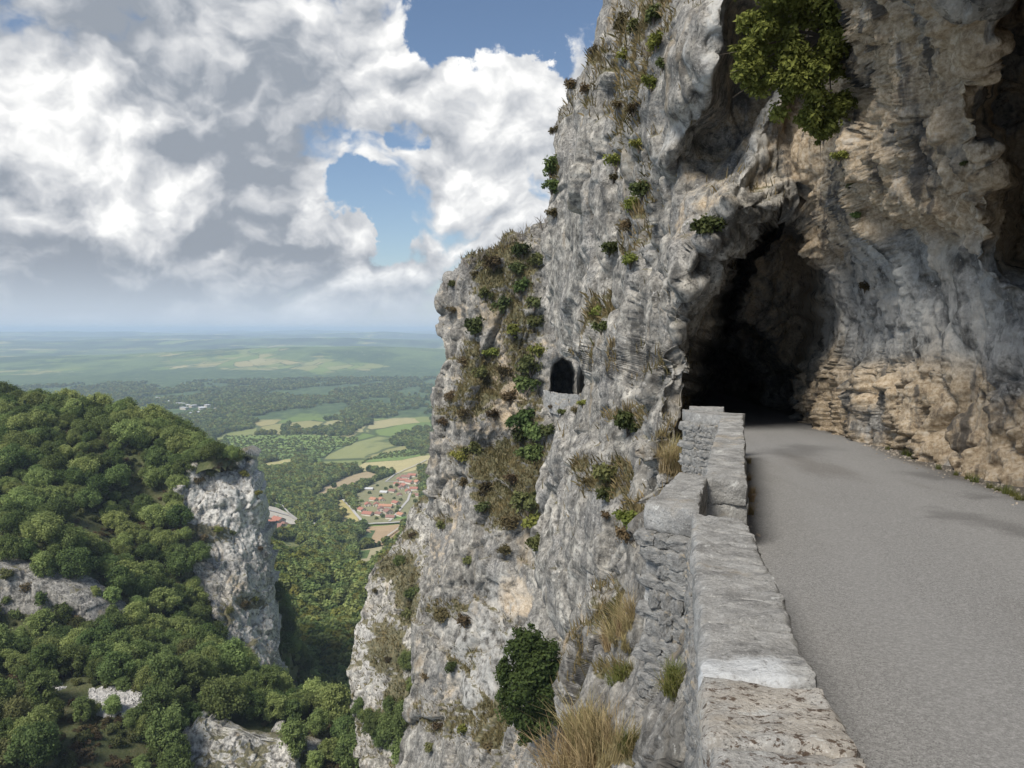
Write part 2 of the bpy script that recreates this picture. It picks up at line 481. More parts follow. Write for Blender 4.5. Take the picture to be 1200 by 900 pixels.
# ------------------------------------------------------------------ interpolation for depth maps and height fields
def rbf_fit(xy, val, kern):
    xy = np.asarray(xy, float); N = len(xy)
    D = np.sqrt(((xy[:, None] - xy[None]) ** 2).sum(-1))
    A = np.zeros((N + 3, N + 3)); A[:N, :N] = kern(D) + np.eye(N) * 1e-6
    A[:N, N] = 1; A[:N, N + 1:] = xy; A[N, :N] = 1; A[N + 1:, :N] = xy.T
    w = np.linalg.lstsq(A, np.concatenate([val, np.zeros(3)]), rcond=None)[0]
    def ev(q):
        q = np.asarray(q, float); out = np.empty(len(q))
        for s in range(0, len(q), 20000):
            k = kern(np.sqrt(((q[s:s + 20000, None] - xy[None]) ** 2).sum(-1)))
            out[s:s + 20000] = k @ w[:N] + w[N] + q[s:s + 20000] @ w[N + 1:]
        return out
    return ev
lin = lambda r: r
tps = lambda r: r * r * np.log(r + 1e-9)

def poly_sd(x, y, poly):
    """signed pixel distance, positive inside"""
    poly = np.asarray(poly, float); n = len(poly)
    dmin = np.full(x.shape, 1e9); ins = np.zeros(x.shape, bool)
    for i in range(n):
        ax, ay = poly[i]; bx, by = poly[(i + 1) % n]
        ex, ey = bx - ax, by - ay
        t = np.clip(((x - ax) * ex + (y - ay) * ey) / (ex * ex + ey * ey + 1e-9), 0, 1)
        dmin = np.minimum(dmin, np.hypot(x - ax - t * ex, y - ay - t * ey))
        c = ((ay > y) != (by > y)) & (x < ex * (y - ay) / (ey + 1e-12) + ax)
        ins ^= c
    return np.where(ins, dmin, -dmin)

def normals(G):
    du = np.gradient(G, axis=1); dv = np.gradient(G, axis=0)
    n = np.cross(du, dv); ln = np.linalg.norm(n, axis=-1, keepdims=True)
    n = n / np.maximum(ln, 1e-9)
    return n

BV = {}
def rock_sheet(name, xl, xr, ctrl, y0, y1, step, mat, disp, wrapL=(), wrapR=(), up=(), down=(), cavities=(), attr_fn=None, key=None, us=None, blur=0, ridges=(), calm=None, wob=1.0):
    """a cliff face: rows from y0 to y1 between the outlines xl and xr, distances from ctrl, then real relief"""
    ys = np.arange(y0, y1 + step, step)
    L = np.interp(ys, [a[0] for a in xl], [a[1] for a in xl]); R = np.interp(ys, [a[0] for a in xr], [a[1] for a in xr])
    nc = int(np.max(R - L) / step) + 2
    u = np.linspace(0, 1, nc)
    if us is not None: u = us; nc = len(u)
    X = L[:, None] * (1 - u) + R[:, None] * u
    Y = np.repeat(ys[:, None], nc, 1)
    c = np.asarray(ctrl, float)
    ev = rbf_fit(c[:, :2], np.log(c[:, 2]), lin)
    Dp = np.exp(ev(np.stack([X.ravel(), Y.ravel()], -1))).reshape(X.shape)
    def smooth_grid(A, r):
        k = np.hanning(2 * r + 3)[1:-1]; k /= k.sum()
        for ax in (0, 1):
            pd = [(r, r) if ax == i else (0, 0) for i in (0, 1)]
            B = np.pad(A, pd, mode='edge')
            A = sum(k[j] * (B[j:j + A.shape[0]] if ax == 0 else B[:, j:j + A.shape[1]]) for j in range(2 * r + 1))
        return A
    if blur: Dp = np.exp(smooth_grid(np.log(Dp), blur))
    for (line, amp, wid) in ridges:
        dm = np.full(X.shape, 1e9)
        for i in range(len(line) - 1):
            ax_, ay_ = line[i]; ex_, ey_ = line[i + 1][0] - ax_, line[i + 1][1] - ay_
            t = np.clip(((X - ax_) * ex_ + (Y - ay_) * ey_) / (ex_ * ex_ + ey_ * ey_), 0, 1)
            dm = np.minimum(dm, np.hypot(X + 4 * np.sin(Y * .09) - ax_ - t * ex_, Y - ay_ - t * ey_))
        Dp = Dp - amp * np.exp(-dm / wid)
    cav = np.zeros(X.shape)
    for (poly, depth, soft) in cavities:
        sd = poly_sd(X + wob * (4 * np.sin(Y * .11) + 2 * np.sin(Y * .31 + 1)), Y + wob * 3 * np.sin(X * .13), poly)
        k = sstep(sd, -2, soft)
        Dp = Dp + depth * k; cav = np.maximum(cav, k)
    G = P(X, Y, Dp)
    def add_cols(G, offs, left):
        base = G[:, :1] if left else G[:, -1:]
        ex = [base + np.array(o) for o in offs]
        return np.concatenate(ex[::-1] + [G], 1) if left else np.concatenate([G] + ex, 1)
    pad = lambda A, a, b, ax: np.pad(A, [(a, b) if ax == 0 else (0, 0), (a, b) if ax == 1 else (0, 0)], mode='edge')
    if wrapL: G = add_cols(G, wrapL, True); X, Y, cav = (pad(A, len(wrapL), 0, 1) for A in (X, Y, cav))
    if wrapR: G = add_cols(G, wrapR, False); X, Y, cav = (pad(A, 0, len(wrapR), 1) for A in (X, Y, cav))
    if up:
        G = np.concatenate([G[:1] + np.array(o) for o in up[::-1]] + [G], 0); X, Y, cav = (pad(A, len(up), 0, 0) for A in (X, Y, cav))
    if down:
        G = np.concatenate([G] + [G[-1:] + np.array(o) for o in down], 0); X, Y, cav = (pad(A, 0, len(down), 0) for A in (X, Y, cav))
    Gs = G.copy()
    if blur:
        Gs = np.stack([smooth_grid(G[..., i], blur + 3) for i in range(3)], -1)
    for _ in range(3):
        Gs[1:-1, 1:-1] = (Gs[:-2, 1:-1] + Gs[2:, 1:-1] + Gs[1:-1, :-2] + Gs[1:-1, 2:] + Gs[1:-1, 1:-1] * 2) / 6
    N = normals(Gs)
    toc = -(N * G).sum(-1, keepdims=True)            # towards the camera side
    N = np.where(np.median(toc) < 0, -N, N)
    pf = G.reshape(-1, 3); nf = N.reshape(-1, 3)
    h = disp(pf, X.ravel(), Y.ravel(), cav.ravel())
    if calm is not None:
        hg = h.reshape(X.shape); k = calm(G, X); h = (hg * (1 - k) + smooth_grid(hg, 1) * k).ravel()
    V = pf + nf * h[:, None]
    nr, ncc = G.shape[:2]
    at = {'ochre': np.zeros(len(V)), 'veg': np.zeros(len(V)), 'streak': np.zeros(len(V)), 'pale': np.zeros(len(V))}
    if attr_fn: at.update(attr_fn(pf, X.ravel(), Y.ravel(), cav.ravel()))
    Q = grid_faces(nr, ncc)
    if np.median((normals(G) * N).sum(-1)) < 0: Q = Q[:, ::-1]
    me = np_mesh(name, V, Q, mat, at)
    o = obj(name, me); tag(o, kind='structure')
    BV[key or name] = (V, Q, at)
    return o

def stairs(v, edge=.72):
    """broken-off slabs: flat levels with sharp steps"""
    f = np.floor(v)
    return f + sstep(v - f, edge, 1.0)

def rock_relief(s, a, seed, warp=.45, aniso=.45, crack=.45, bed=0.0, fine=1.0, edge=.55):
    """relief of broken limestone; s = block size in metres, a = amplitude"""
    def f(p, X, Y, cav):
        w = np.stack([fbm(p / (s * 1.4), 3, seed=seed + i * 31) for i in range(3)], -1) * s * warp
        q = (p + w) * np.array([1, 1, aniso])
        big = fbm(p / (s * 4), 3, seed=seed + 3) * 1.6
        v1, c1 = facets(q / (s * 1.1), seed)
        v2, c2 = facets((q + w * .5) / (s * .40), seed + 9)
        st1 = stairs(fbm((p + w * .6) * np.array([1, 1, .45]) / (s * 1.7), 4, .5, seed=seed + 13) * 4.2, edge) / 4.2
        st2 = stairs(fbm((p + w * .3) * np.array([1, 1, .5]) / (s * .55), 4, .52, seed=seed + 15) * 3.6, edge) / 3.6
        rg = fbm(q * np.array([1, 1, .6]) / (s * .7), 4, .55, seed=seed + 40, ridged=True)
        fi = fbm(p / (s * .15), 4, .6, seed=seed + 60)
        h = a * (big + .80 * v1 + .30 * v2 + 1.0 * st1 + .5 * st2 + .60 * rg + .14 * fi * fine)
        h -= a * crack * (np.exp(-c1 / .035) + .4 * np.exp(-c2 / .05))
        if bed:
            zz = p[:, 2] + .18 * p[:, 0] + fbm(p / (s * 3), 2, seed=seed + 77) * s * .5
            fr = zz / (s * 1.5) - np.floor(zz / (s * 1.5))
            h += a * bed * (fr - .5) * sstep(fbm(p / (s * 5), 2, seed=seed + 88), -.25, .25)
        return h
    return f

# ------------------------------------------------------------------ the cliff beside the road
C1 = [
 # wall to the right of the road (distance from its foot on the road)
 (1500, 700, 6.6), (1360, 640, 8.0), (1360, 950, 8.0), (1200, 580, 10.8), (1200, 950, 10.8), (1100, 546, 13.5), (1100, 950, 13.5), (1000, 512, 19.5), (1000, 950, 19.5), (940, 492, 26), (940, 950, 26), (900, 600, 27), (900, 950, 24),
 (1360, 450, 8.1), (1200, 470, 10.9), (1100, 450, 13.6), (1000, 430, 19.4), (945, 420, 25),
 (1360, 340, 8.6), (1200, 370, 11.4), (1100, 360, 14.0), (1030, 360, 17.5), (970, 370, 22.5),
 (1360, 200, 7.6), (1240, 200, 9.2), (1130, 270, 12.2), (1060, 270, 14.6), (1000, 280, 18.0), (960, 300, 21.5),
 (1110, 150, 11.2), (1050, 150, 13.2), (1010, 170, 15.2), (970, 200, 18.4), (940, 230, 20.5),
 (1360, 0, 6.6), (1230, 0, 8.0), (1120, 20, 10.0), (1060, 20, 11.6), (1015, 20, 13.4), (1000, 60, 15.5),
 (1360, -170, 5.6), (1200, -170, 7.4), (1060, -170, 9.6), (960, -170, 13.5), (880, -170, 16.0),
 # alcove over the tunnel and the ribs beside it
 (990, 110, 18.5), (960, 60, 20.5), (900, 60, 22.5), (870, 30, 21.8), (868, 110, 22.4), (930, 150, 20.4), (900, 190, 21.0), (850, 180, 22.6), (825, 160, 23.2),
 (857, 235, 20.4), (905, 235, 20.2), (830, 250, 20.6), (800, 300, 20.4), (790, 230, 21.4), (850, -170, 17.5), (815, 20, 19.6), (800, 120, 20.4),
 # pillar left of the tunnel
 (806, 400, 21.4), (800, 480, 19.8), (785, 430, 20.4), (770, 350, 22.6), (775, 300, 22.8), (815, 350, 20.8), (860, 600, 20), (850, 950, 15),
 # long face receding to the left
 (800, 60, 19.6), (770, 60, 24.0), (740, 60, 31), (715, 60, 42), (690, 60, 55), (700, 0, 54), (735, -170, 50), (790, -170, 26),
 (760, 160, 24.5), (725, 160, 34), (690, 160, 46), (655, 130, 62),
 (755, 260, 25.0), (715, 260, 34.5), (680, 260, 46), (640, 255, 64),
 (750, 360, 24.2), (715, 360, 33), (680, 360, 46), (640, 380, 62), (655, 412, 58), (690, 450, 42),
 (750, 460, 22.0), (715, 460, 30), (690, 480, 38), (660, 500, 46), (640, 560, 46),
 (770, 540, 17.8), (735, 550, 23.0), (700, 560, 31), (665, 570, 40),
 (800, 600, 14.5), (765, 620, 16.2), (725, 640, 22), (690, 650, 29), (645, 660, 38), (640, 700, 36),
 (760, 720, 14.5), (720, 730, 19.5), (690, 740, 25), (655, 740, 33),
 (760, 830, 11.5), (725, 830, 15.5), (690, 830, 21.5), (720, 950, 13), (690, 950, 17), (780, 950, 9.5),
]
tunnel_poly = [(807, 560), (806, 470), (812, 430), (828, 392), (843, 370), (868, 366), (900, 384), (922, 415), (936, 452), (944, 500), (944, 560)]
tunnel_deep = [(800, 580), (800, 460), (812, 425), (830, 392), (850, 384), (880, 400), (900, 430), (914, 470), (918, 580)]
cleft_poly = [(836, 392), (846, 335), (864, 297), (888, 263), (914, 242), (926, 252), (908, 280), (890, 304), (880, 335), (870, 392)]
inner_poly = [(806, 490), (812, 425), (832, 345), (862, 288), (914, 238), (946, 258), (964, 310), (970, 385), (956, 445), (948, 495)]
cave_poly = [(1128, -60), (1150, 60), (1142, 150), (1166, 205), (1158, 270), (1172, 322), (1215, 335), (1420, 300), (1420, -60)]

def main_disp():
    big = rock_relief(4.0, .80, 11, aniso=.36, edge=.38, crack=.8)
    sm = rock_relief(1.4, .29, 23, aniso=.5, edge=.5, crack=.55)
    def f(p, X, Y, cav):
        near = sstep(X, 820, 960)
        d = p[:, 1]
        smooth = sstep(poly_sd(X, Y, [(935, 330), (1010, 285), (1130, 300), (1260, 330), (1260, 440), (1120, 430), (1000, 425), (945, 420)]), -25, 25)
        lower = near * sstep(Y, 400, 470)
        a = big(p, X, Y, cav) * (1 - .5 * near); b = sm(p, X, Y, cav)
        h = (a * (1 - .6 * smooth) + b * (.60 + .1 * near) * (1 - .4 * sstep(d, 25, 60))) * (1 - .55 * smooth)
        wq = np.stack([fbm(p / 1.1, 3, seed=811 + i) for i in range(3)], -1) * .25
        qn = (p + wq)
        f1, k1 = facets(qn * np.array([1, 1, .5]) / .85, 821)
        f2, k2 = facets(qn * np.array([1, 1, .6]) / .34, 822)
        f3, k3 = facets(qn * np.array([1, 1, .7]) / .15, 823)
        nr = .24 * f1 + .10 * f2 + .035 * f3 - .16 * np.exp(-k1 / .05) - .05 * np.exp(-k2 / .06)
        nr += .10 * stairs(fbm(qn * np.array([1, 1, .3]) / .7, 4, .55, seed=824) * 3.4, .6)
        h += nr * near * (1 - .62 * smooth)
        # hanging flutes on the overhang
        flute = fbm(p * np.array([1.5, 1.5, .28]), 4, seed=301, ridged=True)
        h += .34 * flute * near * sstep(Y, 330, 240)
        tr = sstep(cav, .03, .25) * (1 - .5 * sstep(cav, .9, 1))
        h *= 1 - .75 * tr
        alc = sstep(poly_sd(X, Y, [(862, -60), (846, 110), (790, 200), (800, 320), (850, 262), (920, 240), (1000, 190), (1005, -60)]), -14, 14)
        h *= 1 - .5 * alc
        h *= 1 - .65 * sstep(np.hypot((X - 830) / 62, (Y - 60) / 150), 1.15, .6)
        return h
    return f

def main_attr(p, X, Y, cav):
    n1 = fbm(p / 2.6, 4, seed=401); n2 = fbm(p / 7, 3, seed=402)
    right = sstep(X, 900, 985)
    smooth = sstep(poly_sd(X, Y, [(930, 335), (1010, 280), (1130, 290), (1260, 320), (1260, 430), (1120, 425), (1000, 420), (940, 415)]), -30, 20)
    alc = sstep(poly_sd(X, Y, [(850, -20), (840, 110), (785, 200), (790, 330), (850, 250), (920, 225), (1010, 180), (1010, -20)]), -6, 14)
    och = right * (.72 + 1.0 * n1) * (1 - .55 * smooth) + .42 * alc + .25 * sstep(n2, .1, .4) * (1 - right)
    och += .04 * sstep(Y, 440, 520) * right
    och += .45 * sstep(poly_sd(X, Y, [(860, 300), (915, 255), (960, 300), (975, 390), (940, 440), (880, 400)]), -10, 14)
    # fresh ochre bands on the long face
    for (a, b) in (((738, 560), (720, 680)), ((690, 190), (688, 280)), ((735, 560), (705, 650)), ((740, 740), (700, 800))):
        pass
    och += .55 * sstep(np.exp(-((X - (705 + (Y - 700) * -.05)) / 14) ** 2) * sstep(Y, 690, 720) * sstep(Y, 800, 770), .2, .8)
    streak = .15 + .6 * right * (1 - .6 * smooth) + .3 * alc
    pale = .9 * sstep(np.hypot((X - 985) / 34, (Y - 378) / 34) + .25 * n1, 1.15, .6)
    pale = np.maximum(pale, .5 * smooth)
    rib = np.minimum(np.abs(X - np.interp(Y, [0, 110, 190, 230], [842, 824, 770, 760])), 99)
    pale = np.maximum(pale, .75 * sstep(rib, 12, 3) * sstep(Y, 205, 185))  # white lit edge of the prow rib painted into the colour
    rib2 = np.abs(X - np.interp(Y, [105, 150, 190, 235], [918, 895, 882, 858]))
    pale = np.maximum(pale, .8 * sstep(rib2, 10, 3) * sstep(Y, 95, 112) * sstep(Y, 240, 228))
    blotch = lambda x, y, rx, ry: sstep(np.hypot((X - x) / rx, (Y - y) / ry) + .35 * n1, 1.1, .5)
    veg = np.zeros(len(p))
    for (x, y, rx, ry, k) in ((740, 100, 40, 110, .62), (760, 60, 20, 80, .7), (700, 90, 25, 60, .4), (735, 270, 26, 45, .55), (757, 215, 12, 45, .7), (705, 365, 14, 30, .75), (740, 490, 22, 14, .8), (720, 560, 26, 28, .75), (740, 605, 18, 22, .7), (650, 200, 16, 50, .55), (660, 120, 18, 40, .5), (770, 20, 30, 40, .5), (735, 735, 20, 25, .6), (795, 545, 20, 12, .6)):
        veg = np.maximum(veg, k * blotch(x, y, rx, ry))
    veg -= .35 * right + .5 * sstep(cav, .2, .6)
    return {'ochre': och, 'streak': streak, 'pale': pale, 'veg': veg}

rock_sheet('cliff', [(-170, 735), (0, 702), (60, 689), (130, 658), (200, 650), (250, 640), (300, 631), (340, 629), (380, 642), (410, 656), (425, 676), (450, 690), (470, 686), (500, 664), (525, 650), (560, 644), (650, 640), (700, 648), (740, 658), (780, 672), (830, 692), (900, 722), (960, 745)],
           [(-170, 1360), (960, 1360)], C1, -170, 960, 1.9, M['rock'], main_disp(),
           wrapL=[(.3, 1, 0), (.9, 3, 0), (2.2, 7, 0), (5, 14, 0), (10, 26, 0)],
           wrapR=[(-.25, -1, 0), (-.5, -2, 0), (-.8, -3.4, 0), (-1.2, -5.2, 0), (-1.4, -7.5, 0), (-1.2, -12, 0), (-.6, -20, 0)],
           up=[(-.15, -.1, .8), (-.3, -.2, 2.0), (-.5, -.3, 4.2), (-.4, -.3, 7.5), (.4, .6, 12), (2.0, 2, 19), (5, 4, 27)],
           blur=9, ridges=[([(856, -60), (846, 10), (830, 110), (806, 160), (774, 192)], 1.5, 22), ([(922, 100), (888, 172), (856, 236)], 1.7, 15), ([(786, 420), (806, 320), (852, 250), (918, 233)], 1.2, 16)],
           calm=lambda G, X: np.where(X < 860, sstep(G[..., 1], 20, 32), .7 * sstep(X, 1060, 1110)), us=np.concatenate([np.linspace(0, .235, 330), np.linspace(.235, .42, 105)[1:], np.linspace(.42, 1, 225)[1:]]), cavities=[(inner_poly, 4.5, 34), (cleft_poly, 10.0, 9), (tunnel_poly, 4.0, 14), (tunnel_deep, 22.0, 40), (cave_poly, 3.2, 40)], attr_fn=main_attr)

# ------------------------------------------------------------------ near outcrop under the parapet
C2 = [(745, 640, 8.6), (790, 640, 7.2), (850, 640, 6.2), (735, 700, 8.4), (780, 700, 7.0), (840, 700, 5.6), (700, 780, 8.8), (750, 780, 7.0), (800, 780, 5.6), (850, 780, 4.6),
      (690, 840, 8.2), (740, 840, 6.4), (800, 840, 4.9), (850, 840, 4.0), (680, 960, 6.6), (740, 960, 5.2), (800, 960, 4.0), (850, 960, 3.2), (660, 1060, 5.4), (760, 1060, 4.2), (850, 1060, 2.6)]
def near_attr(p, X, Y, cav):
    n1 = fbm(p / .5, 4, seed=501)
    b = lambda x, y, rx, ry: sstep(np.hypot((X - x) / rx, (Y - y) / ry) + .35 * n1, 1.1, .5)
    veg = np.maximum.reduce([.8 * b(725, 735, 22, 28), .7 * b(700, 870, 30, 40), .6 * b(790, 800, 14, 22), .6 * b(725, 790, 24, 14), .5 * b(740, 880, 20, 24)])
    return {'veg': veg - .2, 'ochre': .25 * sstep(n1, 0, .4), 'streak': np.full(len(p), .1), 'pale': np.zeros(len(p))}
rock_sheet('outcrop', [(640, 748), (700, 738), (740, 724), (780, 704), (840, 690), (900, 682), (1060, 660)], [(640, 850), (1060, 860)], C2, 640, 1060, 1.7, M['rock_near'],
           rock_relief(1.0, .17, 57, crack=.35), wrapL=[(.06, .3, 0), (.2, .8, -.1), (.5, 1.8, -.3), (1.2, 3.5, -.6)],
           up=[(.02, .25, .02), (.05, .8, -.05), (.2, 2.0, -.4)], attr_fn=near_attr)

# ------------------------------------------------------------------ far buttress with the second tunnel
CA = [(632, 270, 99), (600, 288, 97), (545, 312, 99), (517, 345, 101), (512, 385, 101), (560, 380, 95), (620, 350, 93), (620, 410, 92), (645, 415, 90), (690, 420, 90), (640, 462, 90), (690, 470, 88), (655, 480, 87),
      (508, 450, 99), (550, 450, 93), (507, 520, 98), (560, 505, 91), (570, 525, 93), (620, 520, 89), (650, 540, 84), (500, 600, 97), (560, 590, 89), (620, 600, 84), (600, 660, 82), (490, 680, 95), (540, 680, 87), (560, 700, 86),
      (482, 760, 93), (540, 760, 84), (600, 730, 80), (640, 700, 76), (600, 800, 74), (640, 800, 66), (540, 830, 80), (468, 900, 88), (540, 900, 75), (600, 900, 64), (660, 900, 55), (465, 960, 84), (600, 960, 58),
      (720, 280, 100), (720, 420, 94), (720, 600, 80), (720, 800, 58), (720, 960, 46)]
tun2 = [(646, 474), (646, 438), (650, 426), (659, 419), (668, 424), (672, 438), (672, 474)]
tun2w = [(676, 474), (676, 445), (680, 430), (688, 428), (694, 445), (694, 474)]
def but_attr(p, X, Y, cav):
    n1 = fbm(p / 6, 4, seed=601)
    b = lambda x, y, rx, ry: sstep(np.hypot((X - x) / rx, (Y - y) / ry) + .45 * n1, 1.15, .5)
    veg = np.maximum.reduce([.85 * b(590, 340, 45, 60), .8 * b(560, 440, 45, 50), .85 * b(605, 400, 30, 60), .8 * b(540, 480, 30, 25), .85 * b(600, 560, 50, 70), .55 * b(620, 500, 20, 50), .6 * b(550, 535, 40, 14), .6 * b(525, 712, 40, 14), .5 * b(545, 775, 20, 20), .45 * b(520, 840, 40, 30), .6 * b(575, 850, 30, 40), .6 * b(520, 610, 16, 10)])
    return {'veg': veg * 1.1 + .02, 'ochre': .22 + .5 * n1 + .4 * b(600, 700, 22, 30) + .3 * b(580, 470, 60, 60), 'streak': np.full(len(p), .1), 'pale': .7 * b(575, 790, 60, 90) + .5 * b(590, 700, 30, 30)}
rock_sheet('buttress', [(270, 634), (276, 620), (285, 598), (298, 565), (312, 543), (325, 525), (345, 516), (380, 512), (410, 516), (450, 510), (520, 506), (600, 500), (680, 490), (760, 482), (900, 468), (960, 463)],
           [(270, 720), (960, 720)], CA, 270, 960, 1.6, M['rock_mid'], (lambda f: (lambda p, X, Y, cav: f(p, X, Y, cav) * (1 - .85 * sstep(np.hypot((X - 668) / 40, (Y - 448) / 42), 1.1, .55))))(rock_relief(5.2, 1.05, 71, crack=.5, bed=.7)),
           wrapL=[(.3, 1.5, 0), (1, 4, 0), (3, 10, 0), (8, 22, 0)], up=[(0, 1.2, .1), (.3, 4, -.1), (1, 10, -1)],
           cavities=[(tun2, 12, 4), (tun2w, 4, 6)], wob=.15, attr_fn=but_attr)

# lower spur of rock beyond the buttress
CC = [(492, 592, 186), (470, 620, 188), (500, 660, 178), (455, 655, 186), (432, 672, 184), (470, 720, 174), (415, 740, 180), (403, 792, 174), (450, 790, 166), (405, 815, 172), (440, 860, 160), (520, 600, 180), (520, 860, 150), (480, 960, 150)]
def spur_attr(p, X, Y, cav):
    n1 = fbm(p / 9, 4, seed=651)
    b = lambda x, y, rx, ry: sstep(np.hypot((X - x) / rx, (Y - y) / ry) + .45 * n1, 1.15, .5)
    return {'veg': .30 + np.maximum.reduce([.8 * b(465, 660, 25, 20), .6 * b(450, 760, 25, 40), .75 * b(480, 700, 15, 40), .7 * b(470, 830, 25, 40), .6 * b(480, 625, 12, 10)]), 'ochre': .05 + .3 * n1, 'streak': np.full(len(p), .05), 'pale': .35 * b(430, 770, 30, 60)}
rock_sheet('rock_spur', [(590, 490), (605, 478), (625, 468), (645, 456), (660, 440), (672, 432), (700, 430), (740, 416), (790, 404), (820, 406), (860, 415), (960, 430)], [(590, 520), (960, 520)], CC, 590, 960, 1.6, M['rock_far'],
           rock_relief(8, 1.3, 81, bed=.4), wrapL=[(.6, 3, 0), (3, 9, 0), (9, 22, -2)], up=[(0, 3, .2), (1, 10, -.6), (3, 25, -3)], attr_fn=spur_attr)

# ------------------------------------------------------------------ slope across the gorge (height field) and its cliffs
FC = [(-190, 462, 345), (0, 478, 335), (60, 482, 335), (130, 490, 330), (190, 506, 325), (235, 526, 318), (262, 546, 308), (290, 580, 300),
      (-190, 560, 430), (0, 570, 430), (130, 590, 420), (235, 610, 395), (300, 660, 350),
      (-190, 590, 275), (0, 570, 272), (100, 580, 278), (180, 600, 288), (100, 655, 236), (0, 630, 242), (200, 665, 266), (240, 720, 262), (0, 785, 186), (120, 775, 198), (200, 745, 228), (260, 775, 246), (300, 800, 238),
      (320, 818, 216), (400, 858, 202), (455, 886, 190), (0, 745, 210), (60, 750, 211), (110, 756, 213), (-100, 745, 210), (0, 656, 221), (50, 674, 221), (100, 704, 222), (-100, 645, 221),
      (0, 850, 156), (100, 832, 166), (180, 826, 171), (230, 852, 173), (300, 858, 178), (350, 872, 178), (430, 892, 180), (230, 895, 165), (300, 915, 167), (0, 905, 140), (100, 905, 146), (430, 940, 168), (-190, 900, 140),
      (0, 1020, 112), (200, 1020, 130), (400, 1020, 145), (-190, 1020, 112),
      (340, 850, 262), (345, 880, 300), (420, 910, 245), (480, 930, 215), (520, 960, 185)]
fc = np.asarray(FC, float); fp = P(fc[:, 0], fc[:, 1], fc[:, 2])
F_ev = rbf_fit(fp[:, :2] / 100, fp[:, 2], tps)
def hill_z(x, y):
    q = np.stack([x, y], -1)
    z = F_ev(q / 100)
    p3 = np.stack([x, y, np.zeros_like(x)], -1)
    return z + fbm(p3 / 22, 4, seed=700) * 3.0
gx = np.arange(-260, -8, 1.6); gy = np.arange(95, 440, 1.6)
GX, GY = np.meshgrid(gx, gy)
GZ = hill_z(GX.ravel(), GY.ravel()).reshape(GX.shape)
def ground_mat():
    m, n, b, co, _ = new_mat('wooded_slope_ground')
    a = n.noise(co, .09, 6, .65); f = n.noise(co, .9, 6, .7)
    col = n.colramp(n.math('ADD', n.math('MULTIPLY', a, .6), n.math('MULTIPLY', f, .4)), [(.35, (.04, .052, .02)), (.5, (.085, .095, .038)), (.62, (.135, .125, .06)), (.75, (.18, .155, .09))])
    n.put(b.inputs['Base Color'], col); bump(n, b, f, .8, .8)
    return m
M['slope'] = ground_mat()
Vh = np.stack([GX, GY, GZ], -1).reshape(-1, 3)
Qh = grid_faces(*GX.shape)
hcx, hcy = pix(Vh[Qh].mean(1))
crag_hole = [(212, 560), (240, 548), (285, 548), (330, 600), (340, 800), (300, 786), (270, 752), (244, 712), (236, 690), (232, 650), (212, 612)]
Qh = Qh[(poly_sd(hcx, hcy, crag_hole) < 1) | (Vh[Qh].mean(1)[:, 1] > 306)]
o = obj('hillside', np_mesh('hillside', Vh, Qh, M['slope'])); tag(o, kind='structure')
HB = BVHTree.FromPolygons([tuple(v) for v in Vh.tolist()], grid_faces(*GX.shape).tolist())

CD = [(270, 540, 304), (240, 545, 300), (215, 575, 289), (300, 570, 300), (206, 605, 284), (306, 605, 302), (260, 610, 288), (230, 640, 276), (312, 640, 298), (235, 690, 266), (280, 690, 272), (318, 700, 290), (262, 745, 252), (318, 750, 276), (300, 790, 246), (320, 800, 262), (300, 850, 240)]
def dcl_attr(p, X, Y, cav):
    n1 = fbm(p / 12, 4, seed=661)
    b = lambda x, y, rx, ry: sstep(np.hypot((X - x) / rx, (Y - y) / ry) + .45 * n1, 1.15, .5)
    return {'veg': np.maximum.reduce([.85 * b(240, 625, 40, 14), .8 * b(262, 545, 25, 8), .8 * b(290, 705, 26, 10), .5 * b(265, 720, 12, 20), .45 * b(280, 760, 20, 16)]), 'ochre': .12 + .35 * n1 + .35 * b(285, 690, 20, 10), 'streak': np.full(len(p), .15), 'pale': .55 * b(270, 600, 60, 60) + .4 * b(300, 730, 30, 60)}
rock_sheet('crag', [(537, 246), (545, 228), (560, 216), (580, 208), (605, 205), (630, 218), (650, 226), (690, 232), (710, 248), (740, 260), (780, 286), (850, 300)],
           [(537, 276), (550, 292), (570, 300), (605, 306), (640, 312), (700, 318), (760, 319), (850, 320)], CD, 537, 850, 1.3, M['rock_far'], rock_relief(7, 1.5, 91, bed=1.8, crack=.5, aniso=.8),
           wrapL=[(-2, 6, -1), (-5, 18, -3)], wrapR=[(-.5, 4, 0), (-3, 14, 0), (-10, 40, -2)], up=[(0, 4, .4), (0, 12, 0), (0, 25, -4)], attr_fn=dcl_attr)
CE = [(-60, 648, 217), (0, 660, 216), (40, 676, 216), (80, 692, 216), (115, 715, 217), (0, 742, 211), (60, 748, 212), (110, 752, 214), (-60, 745, 211)]
def ecl_attr(p, X, Y, cav):
    n1 = fbm(p / 7, 4, seed=671)
    return {'veg': np.clip(-.45 + 1.6 * n1, -.6, .5), 'ochre': .1 + .2 * n1, 'streak': np.full(len(p), .9), 'pale': np.full(len(p), .1)}
rock_sheet('crag', [(655, -60), (752, -60)], [(655, -20), (668, 24), (690, 62), (712, 98), (735, 112), (752, 112)], CE, 655, 752, 1.3, M['rock_mid'], rock_relief(6, .8, 95, aniso=.3, edge=.3), wrapR=[(2, 4, 0), (5, 12, -1)], up=[(0, 3, .3), (0, 9, 0)], attr_fn=ecl_attr, key='crag2')
CL = [(205, 870, 166), (235, 848, 169), (262, 862, 169), (300, 862, 172), (345, 868, 174), (215, 910, 161), (300, 910, 164), (345, 905, 168)]
def led_attr(p, X, Y, cav):
    n1 = fbm(p / 5, 4, seed=681)
    return {'veg': np.clip(.1 + 1.2 * n1, -.2, .8), 'ochre': .12 + .2 * n1, 'streak': np.full(len(p), .0), 'pale': .5 + .5 * n1}
